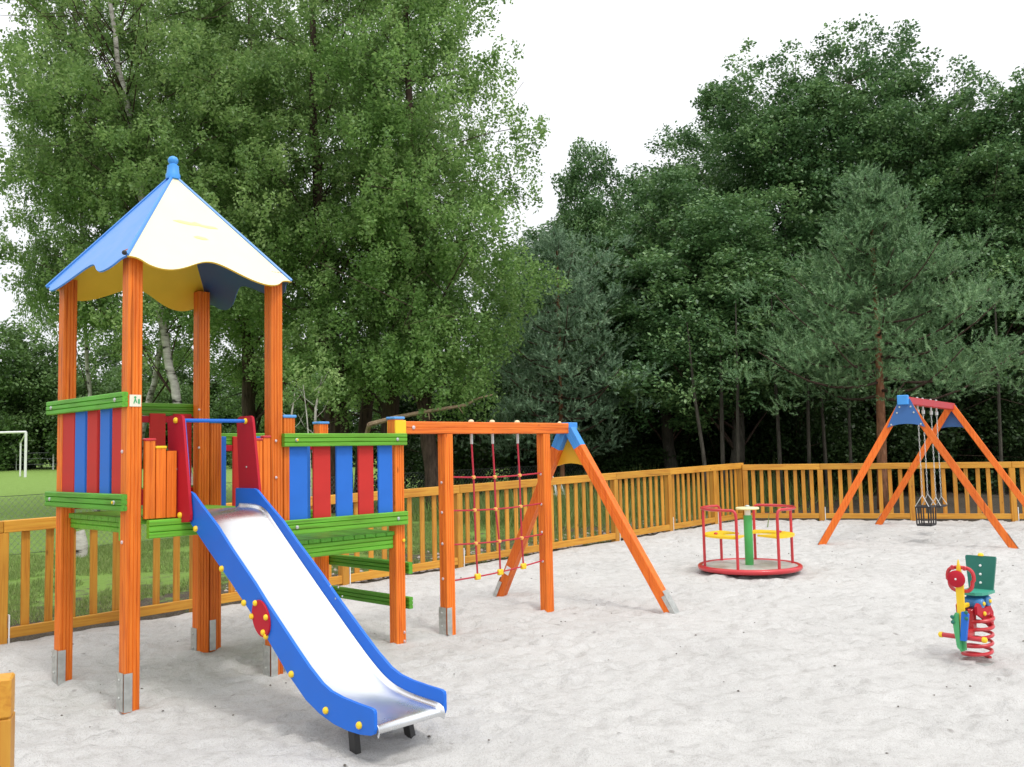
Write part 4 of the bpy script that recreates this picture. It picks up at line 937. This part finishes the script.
# dark stems
for px, Y, r0, lab, h_, dx in ((361, 22, .17, 'dark leaning trunk behind the bridge railing, middle one', 6, .35), (388, 20.8, .22, 'thickest dark brown trunk just left of the yellow beam bracket', 6, .18), (345, 21.5, .16, 'rough dark trunk nearest the pale birch stems', 5, -.2)):
    q = G3(px, Y); T = thing('dark_tree', q, lab, 'tree', 'dark trunks behind the bridge'); mb = MB()
    mb.tube([(0, 0, -.1), (.02, 0, .8), (dx*.3, 0, 2), (dx, 0, 4), (dx*1.6, 0, h_)], [r0*1.25, r0, r0*.9, r0*.7, r0*.4], 10)
    for k in range(6): z_ = 1.6+.5*k; a = k*2.4; mb.tube([(dx*z_/4, 0, z_), (math.cos(a)*.7, math.sin(a)*.7, z_+.25), (math.cos(a)*1.3, math.sin(a)*1.3, z_+.1)], [.035, .022, .008], 5)
    me = bpy.data.meshes.new('trunk'); me.from_pydata(mb.v, [], mb.f); me.materials.append(M['darkbark']); me.polygons.foreach_set('use_smooth', [True]*len(me.polygons)); o = bpy.data.objects.new('trunk', me); COL.objects.link(o); o.parent = T
    C = np.array([[random.uniform(-1.3, 1.3)+dx, random.uniform(-1.2, 1.2), random.uniform(3.4, h_+1)] for _ in range(60)])
    v, qd, t = leaves(C, 40, .5, .085, rng, .1, .4); bulk('crown', v, qd, M['birchleaf'], T, attr=t)
# dead branch
mb = MB(); bp = [(-2.9, 18.6, 2.15), (-2.37, 18.6, 2.28), (-1.9, 18.6, 2.36), (-1.5, 18.6, 2.42), (-.95, 18.6, 2.50), (-.70, 18.6, 2.63), (-.40, 18.6, 2.70)]
mb.tube(bp, [.05, .045, .042, .038, .030, .022, .010], 7); mb.tube([(-1.7, 18.6, 2.39), (-1.68, 18.55, 2.22)], [.018, .008], 5); mb.tube([(-1.1, 18.6, 2.48), (-1.0, 18.5, 2.33)], [.014, .005], 5)
mb.tube([(-2.9, 18.6, 2.15), (-3.15, 19.4, 1.7), (-3.2, 19.6, .3)], [.05, .06, .09], 7)
tag(obj('dead_branch', mb, M['deadwood'], None, True), 'pale dead branch sticking out above the rope net beam', 'branch')

# --- pines
def make_pine(name, label, loc, height, prof, seed, needle, trunk_top, nshoot=2600, extra=None, tr=.17, lean=0, first=.28, shootL=.24):
    r = np.random.default_rng(seed); T = thing(name, loc, label, 'pine tree'); mb = MB()
    tp = [(lean*math.sin(z/height*3), 0, z) for z in np.linspace(-.1, height*.93, 12)]
    mb.tube(tp, [tr*(1-i/12)**.8+.012 for i in range(12)], 10); nf = len(mb.f)
    S_, D_ = [], []
    nb_ = 50
    for b in range(nb_):
        f = first+(1-first)*(b/nb_)**1.05; z = height*f*.96; R_ = np.interp(f, [p[0] for p in prof], [p[1] for p in prof])*r.uniform(.72, 1.1)
        az = b*2.4+r.normal()*.3; rise = r.uniform(.02, .25)+f*.45; x0 = lean*math.sin(z/height*3)
        if extra: R_ *= extra(az, f)
        dirv_ = np.array([math.cos(az), math.sin(az), 0]); P = []
        for t in np.linspace(0, 1, 6): P.append(np.array([x0, 0, z])+dirv_*R_*t+np.array([0, 0, R_*(rise*t**1.5-.10*math.sin(t*3))]))
        P = np.array(P); mb.tube([tuple(p) for p in P], [max(.006, .045*(1-f)*(1-t*.85)+.006) for t in np.linspace(0, 1, 6)], 5)
        ns = int(nshoot/nb_*(.4+R_/2.2))
        nsp = max(3, int(4+R_*3.2)); stt = np.clip(np.linspace(.62-.42*f if f < .6 else .2, 1.0, nsp)+r.normal(size=nsp)*.04, 0, 1.05); sid = r.integers(0, nsp, ns); soff = r.normal(size=(nsp, 3))*(.10+.26*R_*(1-np.abs(stt-.6)*.9))[:, None]*np.array([1, 1, .30])
        tt = stt[sid]+r.normal(size=ns)*.03; base = np.stack([np.interp(tt, np.linspace(0, 1, 6), P[:, k]) for k in range(3)], 1)
        spread = .14+.34*R_*(1-np.abs(tt-.6))*.55
        off = soff[sid]+r.normal(size=(ns, 3))*np.array([.13, .13, .07])
        S_.append(base+off); d = dirv_[None]*r.uniform(.0, .5, ns)[:, None]+(off-soff[sid])*4.5+soff[sid]*.3+np.array([0, 0, 1])*r.uniform(.5, 1.1, ns)[:, None]+r.normal(size=(ns, 3))*.38; D_.append(d/np.linalg.norm(d, axis=1)[:, None])
    ns = 26; S_.append(np.stack([r.normal(size=ns)*.07, r.normal(size=ns)*.07, height*r.uniform(.84, .99, ns)], 1)); d = r.normal(size=(ns, 3))*.25+np.array([0, 0, 1]); D_.append(d/np.linalg.norm(d, axis=1)[:, None])
    S_ = np.concatenate(S_); D_ = np.concatenate(D_); K = 32; n = len(S_); ci = np.repeat(np.arange(n), K)
    s = r.random(n*K); sl_ = shootL*r.uniform(.6, 1.2, n)[ci]; a = r.random(n*K)*2*math.pi
    D = D_[ci]; X_ = np.cross(D, np.array([.3, .5, .81])); X_ /= np.linalg.norm(X_, axis=1)[:, None]; Y_ = np.cross(D, X_)
    rd = X_*np.cos(a)[:, None]+Y_*np.sin(a)[:, None]; b0 = S_[ci]+D*(s*sl_)[:, None]; nl = (.070*r.uniform(.7, 1.2, n*K)*(1-.3*s))[:, None]
    nd = rd*.75+D*.75; sd = np.cross(nd, rd); sd /= np.linalg.norm(sd, axis=1)[:, None]+1e-9; sd = np.cross(nd, D); sd /= np.linalg.norm(sd, axis=1)[:, None]+1e-9
    w = .0075; v = np.stack([b0-sd*w, b0+sd*w, b0+nd*nl+sd*w*.3], 1).reshape(-1, 3)
    q = np.arange(n*K*3).reshape(-1, 3); tone = np.clip(r.random(n)*.8+.15, 0, 1)[ci]
    me = bpy.data.meshes.new('trunk'); me.from_pydata(mb.v, [], mb.f); me.materials.append(M['pinebark']); me.materials.append(M['darkbark']); me.polygons.foreach_set('material_index', [0 if i < nf else 1 for i in range(len(me.polygons))]); me.polygons.foreach_set('use_smooth', [True]*len(me.polygons)); o = bpy.data.objects.new('trunk', me); COL.objects.link(o); o.parent = T
    bulk('crown', v, q, needle, T, attr=tone); return T
make_pine('pine', 'blue-green young pine with orange-brown trunk behind the swing frame', G3(880, 18.3), 7.0,
          [(.2, 1.2), (.33, 2.4), (.43, 2.7), (.53, 2.15), (.62, 1.5), (.75, 1.0), (.88, .5), (1, .06)], 31, M['needle'], 0, 7200, lambda az, f: 1.0+.12*math.cos(az)+.22*math.sin(az*2.3+f*9), tr=.095, lean=.08, first=.33)
make_pine('pine', 'grey-green pine squeezed between the lime birch and the dark alders', G3(562, 22), 6.7,
          [(.15, 1.5), (.35, 2.0), (.5, 2.4), (.7, 1.8), (.88, .9), (1, .2)], 32, M['darkneedle'], 0, 5000, lambda az, f: 1+.3*math.sin(az*1.7+f*14), tr=.055, first=.2, shootL=.24)

# --- alders
GA = 'dark alders of the wood behind the far fence'
al = make_tree('alder', 'tallest dark alder, its double-topped crown left of the pine', 'tree', G3(800, 25), [(0, 0, 0), (.1, 0, 3), (-.1, .2, 6), (.1, .2, 9.3)], (.20, .03),
               [((-.5, 0, 9.6), (1.9, 2.0, 2.8)), ((1.7, 0, 9.9), (1.9, 2.0, 3.0)), ((0, 0, 6.6), (3.1, 2.6, 2.6)), ((-1.6, -.6, 4.6), (2.0, 1.6, 2.0)), ((2.2, -.4, 5.0), (1.9, 1.6, 2.2))], 2300, 72, .36, .11, M['alderleaf'], M['greybark'], 41, GA, droop=0, limbs=60, up=.5)
al2 = make_tree('alder', 'dark alder left of the tallest one, low branches over the fence', 'tree', G3(672, 23.5), [(0, 0, 0), (-.1, 0, 2.5), (.1, .1, 4.6), (0, .1, 6.2)], (.15, .03),
               [((.25, 0, 6.4), (1.35, 1.5, 1.9)), ((-.2, 0, 4.6), (2.1, 1.8, 1.8)), ((.9, -.3, 3.4), (1.8, 1.3, 1.4))], 1400, 74, .34, .105, M['alderleaf'], M['greybark'], 42, GA, droop=0, limbs=40, up=.5)
copy_tree(al2, G3(600, 27), 'slim dark alder with a pointed top beside the grey-green pine', 1.7, (.85, .85, 1.22), GA)
copy_tree(al, G3(990, 23.5), 'dark alder at the right edge behind the young pine', 2.6, (.9, .9, .90), GA)
copy_tree(al, G3(1105, 24), 'dark alder reaching in over the right photo edge', .9, (.95, .95, .92), GA)
copy_tree(al2, G3(735, 22), 'low spreading alder between the roundabout and the young pine', 3.7, (1.1, 1.0, .85), GA)
copy_tree(al2, G3(905, 27), 'alder hidden mostly behind the crown of the young pine', .4, (1.5, 1.3, 1.3), GA)
copy_tree(al, G3(720, 33), 'alder of the second row filling the gap above the roundabout', 4.4, (1.05, 1.05, .95), GA)
copy_tree(al, G3(880, 33), 'alder of the second row behind the swing frame', 5.4, (1.05, 1.05, 1.0), GA)
copy_tree(al, G3(1030, 32), 'alder of the second row at the far right', 1.4, (1.05, 1.05, .95), GA)
copy_tree(al2, G3(655, 31), 'alder of the second row behind the low-branched one', 5.0, (1.3, 1.2, 1.25), GA)
copy_tree(al2, G3(560, 30), 'alder of the second row behind the grey-green pine', 2.2, (1.3, 1.2, 1.0), GA)

# --- understory bushes: dense, down to the ground
GU = 'bushes along the edge of the wood'
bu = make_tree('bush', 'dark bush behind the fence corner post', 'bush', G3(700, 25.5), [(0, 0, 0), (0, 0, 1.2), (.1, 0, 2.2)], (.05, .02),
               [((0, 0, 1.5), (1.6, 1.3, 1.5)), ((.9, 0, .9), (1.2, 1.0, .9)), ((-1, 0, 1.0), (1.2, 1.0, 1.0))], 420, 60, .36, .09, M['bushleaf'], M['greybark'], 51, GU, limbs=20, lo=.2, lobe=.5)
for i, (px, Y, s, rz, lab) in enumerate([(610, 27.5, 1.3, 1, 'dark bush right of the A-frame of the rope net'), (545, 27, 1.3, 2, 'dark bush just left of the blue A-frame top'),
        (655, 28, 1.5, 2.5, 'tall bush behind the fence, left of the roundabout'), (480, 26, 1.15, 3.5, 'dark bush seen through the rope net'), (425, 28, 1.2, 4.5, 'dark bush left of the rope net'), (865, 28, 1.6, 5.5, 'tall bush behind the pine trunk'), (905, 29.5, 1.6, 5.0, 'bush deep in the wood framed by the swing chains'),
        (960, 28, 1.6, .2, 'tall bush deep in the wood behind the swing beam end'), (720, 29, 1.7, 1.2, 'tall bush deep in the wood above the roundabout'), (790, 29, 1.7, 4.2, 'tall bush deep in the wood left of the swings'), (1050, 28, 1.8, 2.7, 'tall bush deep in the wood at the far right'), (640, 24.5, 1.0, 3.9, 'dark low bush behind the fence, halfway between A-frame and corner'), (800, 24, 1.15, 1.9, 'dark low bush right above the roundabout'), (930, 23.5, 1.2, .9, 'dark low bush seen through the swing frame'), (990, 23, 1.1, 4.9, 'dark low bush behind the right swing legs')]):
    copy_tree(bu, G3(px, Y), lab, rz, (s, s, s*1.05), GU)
for i, (px, Y, dx, h_, lab) in enumerate([(708, 19.8, -.35, 4, 'thin grey leaning stem left of the fence corner'), (722, 20.4, .05, 4, 'thin grey upright stem behind the fence corner'), (737, 20.0, .10, 4.5, 'palest stem right behind the fence corner'), (808, 21, .1, 5, 'grey stem between roundabout and swing frame'),
        (826, 21.5, -.1, 5, 'grey stem left of the front swing leg'), (850, 20.6, .05, 5, 'grey stem nearest the pine trunk'), (1000, 20.5, .1, 5, 'grey stem right of the swing beam'), (780, 20.8, -.05, 5, 'grey stem behind the right roundabout seat')]):
    q = G3(px, Y); T = thing('alder_sapling', q, lab, 'tree', 'thin stems at the edge of the wood'); mb = MB(); r0 = random.uniform(.03, .055)
    mb.tube([(0, 0, -.1), (dx*.3, 0, h_*.3), (dx*.7, 0, h_*.6), (dx, 0, h_)], [r0*1.2, r0, r0*.8, .01], 7); me = bpy.data.meshes.new('trunk'); me.from_pydata(mb.v, [], mb.f); me.materials.append(M['greybark']); o = bpy.data.objects.new('trunk', me); COL.objects.link(o); o.parent = T
    C = np.array([[dx+random.uniform(-.6, .6), random.uniform(-.6, .6), random.uniform(2.2, h_+.4)] for _ in range(26)]); v, qd, t = leaves(C, 36, .36, .10, rng, .5); bulk('crown', v, qd, M['alderleaf'], T, attr=t)

# --- trees at the far edge of the field
GF = 'trees at the far edge of the field'
ft = make_tree('field_tree', 'rounded dark tree behind the football goal', 'tree', G3(28, 72), [(0, 0, 0), (.2, 0, 3), (0, 0, 7)], (.35, .05),
               [((0, 0, 6.0), (4.2, 4, 3.8)), ((-3.0, 0, 3.6), (3.2, 3, 3.2)), ((3.2, 0, 3.8), (3.2, 3, 3.3)), ((0, -1, 2.4), (4.2, 3, 2.3)), ((0, -1, 1.2), (4.8, 3, 1.4))], 1100, 40, .85, .26, M['fieldleaf'], M['greybark'], 61, GF, limbs=16, lo=.3, lobe=1.4)
for i, (px, Y, s, rz, lab) in enumerate([(-35, 66, 1.1, 1, 'far tree at the left photo edge'), (85, 70, 1.0, 2, 'far tree hidden by the red and blue boards'), (150, 64, .8, 3, 'far tree seen between the two front tower posts'), (215, 68, .9, 4, 'far tree behind the slide entrance'),
        (280, 60, .75, 5, 'far tree behind the tower post with a blue-capped neighbour'), (345, 58, .72, .6, 'far tree behind the bridge railing'), (410, 56, .7, 1.8, 'far tree left of the rope net'), (470, 54, .7, 2.9, 'far tree seen through the rope net'), (530, 50, .7, 3.9, 'far tree behind the right post of the rope net'), (590, 46, .7, 5.1, 'far tree right of the A-frame')]):
    copy_tree(ft, G3(px, Y), lab, rz, (s, s, s), GF)

# --- ground cover beyond the fence
r = np.random.default_rng(77)
def scatter_blades(n, ur, vr_, hgt, w, mat, name, label, dens=None):
    u = r.uniform(*ur, n); v = r.uniform(*vr_, n); X = B0.x+u*EU.x+v*EV.x; Y = B0.y+u*EU.y+v*EV.y
    keep = vnoise(X+300, Y+300, .6, 12)+.35*vnoise(X+300, Y+300, .17, 13) > (.52+np.clip((u+3.6)*.35, 0, .4)); X, Y = X[keep], Y[keep]; n = len(X); Z = gzn(Y)-.01
    a = r.random(n)*6.28; h_ = hgt*r.uniform(.5, 1.4, n); b = np.stack([X, Y, Z], 1); s = np.stack([np.cos(a), np.sin(a), 0*a], 1)*w; t = b+np.stack([r.normal(size=n)*hgt*.5, r.normal(size=n)*hgt*.5, h_], 1)
    vs_ = np.stack([b-s, b+s, t], 1).reshape(-1, 3); o = bulk(name, vs_, np.arange(n*3).reshape(-1, 3), mat, attr=r.random(n)); tag(o, label, 'grass', None, 'stuff')
M['blade'] = leafmat('grass_blade', (.11, .17, .045), (.17, .25, .07), (.28, .33, .13), trans=.3, spec=.2)
scatter_blades(230000, (-9, -2.75), (-3, 15), .055, .004, M['blade'], 'grass', 'short patchy grass growing just beyond the wooden fence')
# tall weeds by the chain link fence and at the wood edge
n = 26000; t_ = r.random(n); u = -6.5+r.normal(size=n)*1.3; v = r.uniform(9, 30, n); X = B0.x+u*EU.x+v*EV.x; Y = B0.y+u*EU.y+v*EV.y; k_ = Y > 13.0; X, Y = X[k_], Y[k_]; n = len(X)
a = r.random(n)*6.28; b = np.stack([X, Y, gzn(Y)-.02], 1); s = np.stack([np.cos(a), np.sin(a), 0*a], 1)*.010; t = b+np.stack([r.normal(size=n)*.12, r.normal(size=n)*.12, r.uniform(.2, .75, n)*vnoise(X+70, Y+70, 1.4, 31)*1.6], 1)
tag(bulk('tall_grass', np.stack([b-s, b+s, t], 1).reshape(-1, 3), np.arange(n*3).reshape(-1, 3), M['blade'], attr=r.random(n)), 'rough knee-high grass and weeds seen through the rope net', 'grass', None, 'stuff')

# litter and crumbs: stones and cones beyond the fence, specks on the sand
M['crumb'] = plain('dark_crumb', (.10, .085, .07), .9, var=.4); M['rubble'] = plain('pale_rubble', (.40, .34, .31), .9, var=.3)
def lumps(n, fn, smin, smax, mat, name, label, cat):
    mb = MB()
    for k in range(n):
        x, y, z = fn(); s_ = random.uniform(smin, smax)
        vs_ = [(x+random.uniform(.6, 1.3)*s_*cx, y+random.uniform(.6, 1.3)*s_*cy, z+random.uniform(.5, 1)*s_*cz) for cx, cy, cz in ((1, 0, 0), (0, 1, 0), (-1, 0, 0), (0, -1, 0), (0, 0, .7), (0, 0, -.5))]
        mb.add(vs_, [(0, 1, 4), (1, 2, 4), (2, 3, 4), (3, 0, 4), (1, 0, 5), (2, 1, 5), (3, 2, 5), (0, 3, 5)])
    return tag(obj(name, mb, mat), label, cat, None, 'stuff')
def f1():
    u, v = random.uniform(-2.3, 8), random.uniform(-3.5, 13); q = W(u, v); return q.x, q.y, gz(q.x, q.y)+.012
def f2():
    u, v = -2.8-abs(random.gauss(0, .45)), random.uniform(2.5, 12.5); q = W(u, v); return q.x, q.y, gz(q.x, q.y)+.0
lumps(900, f1, .004, .013, M['crumb'], 'debris', 'tiny dark twigs and crumbs scattered on the sand', 'debris')
lumps(1500, f2, .012, .045, M['rubble'], 'rubble', 'pinkish stones and litter along the outer foot of the fence', 'stones')
# pale birch log behind the fence at the left
q = Vector((-6.3, 13.4, gz(0, 13.4))); mb = MB(); mb.tube([q-EZ*.02, q+Vector((.03, 0, .18)), q+Vector((-.02, 0, .36))], [.12, .10, .10], 10)
tag(obj('birch_stump', mb, M['birchbark'], None, True), 'short white birch stump behind the fence, between the two left tower posts', 'stump')
q = aty(560, 486, 19); q.z = gz(0, 19); mb = MB(); mb.box(q, Vector((.05, 0, 0)), Vector((0, .03, 0)), Vector((-.18, 0, .75))); mb.box(q+Vector((.22, .05, 0)), Vector((.05, 0, 0)), Vector((0, .03, 0)), Vector((-.25, 0, .62))); mb.box(q+Vector((-.14, .1, .35)), Vector((.34, 0, .02)), Vector((0, .02, 0)), Vector((0, 0, .05)))
tag(obj('plank_trestle', mb, M['white'], None), 'small weathered white trestle behind the fence under the A-frame', 'trestle')
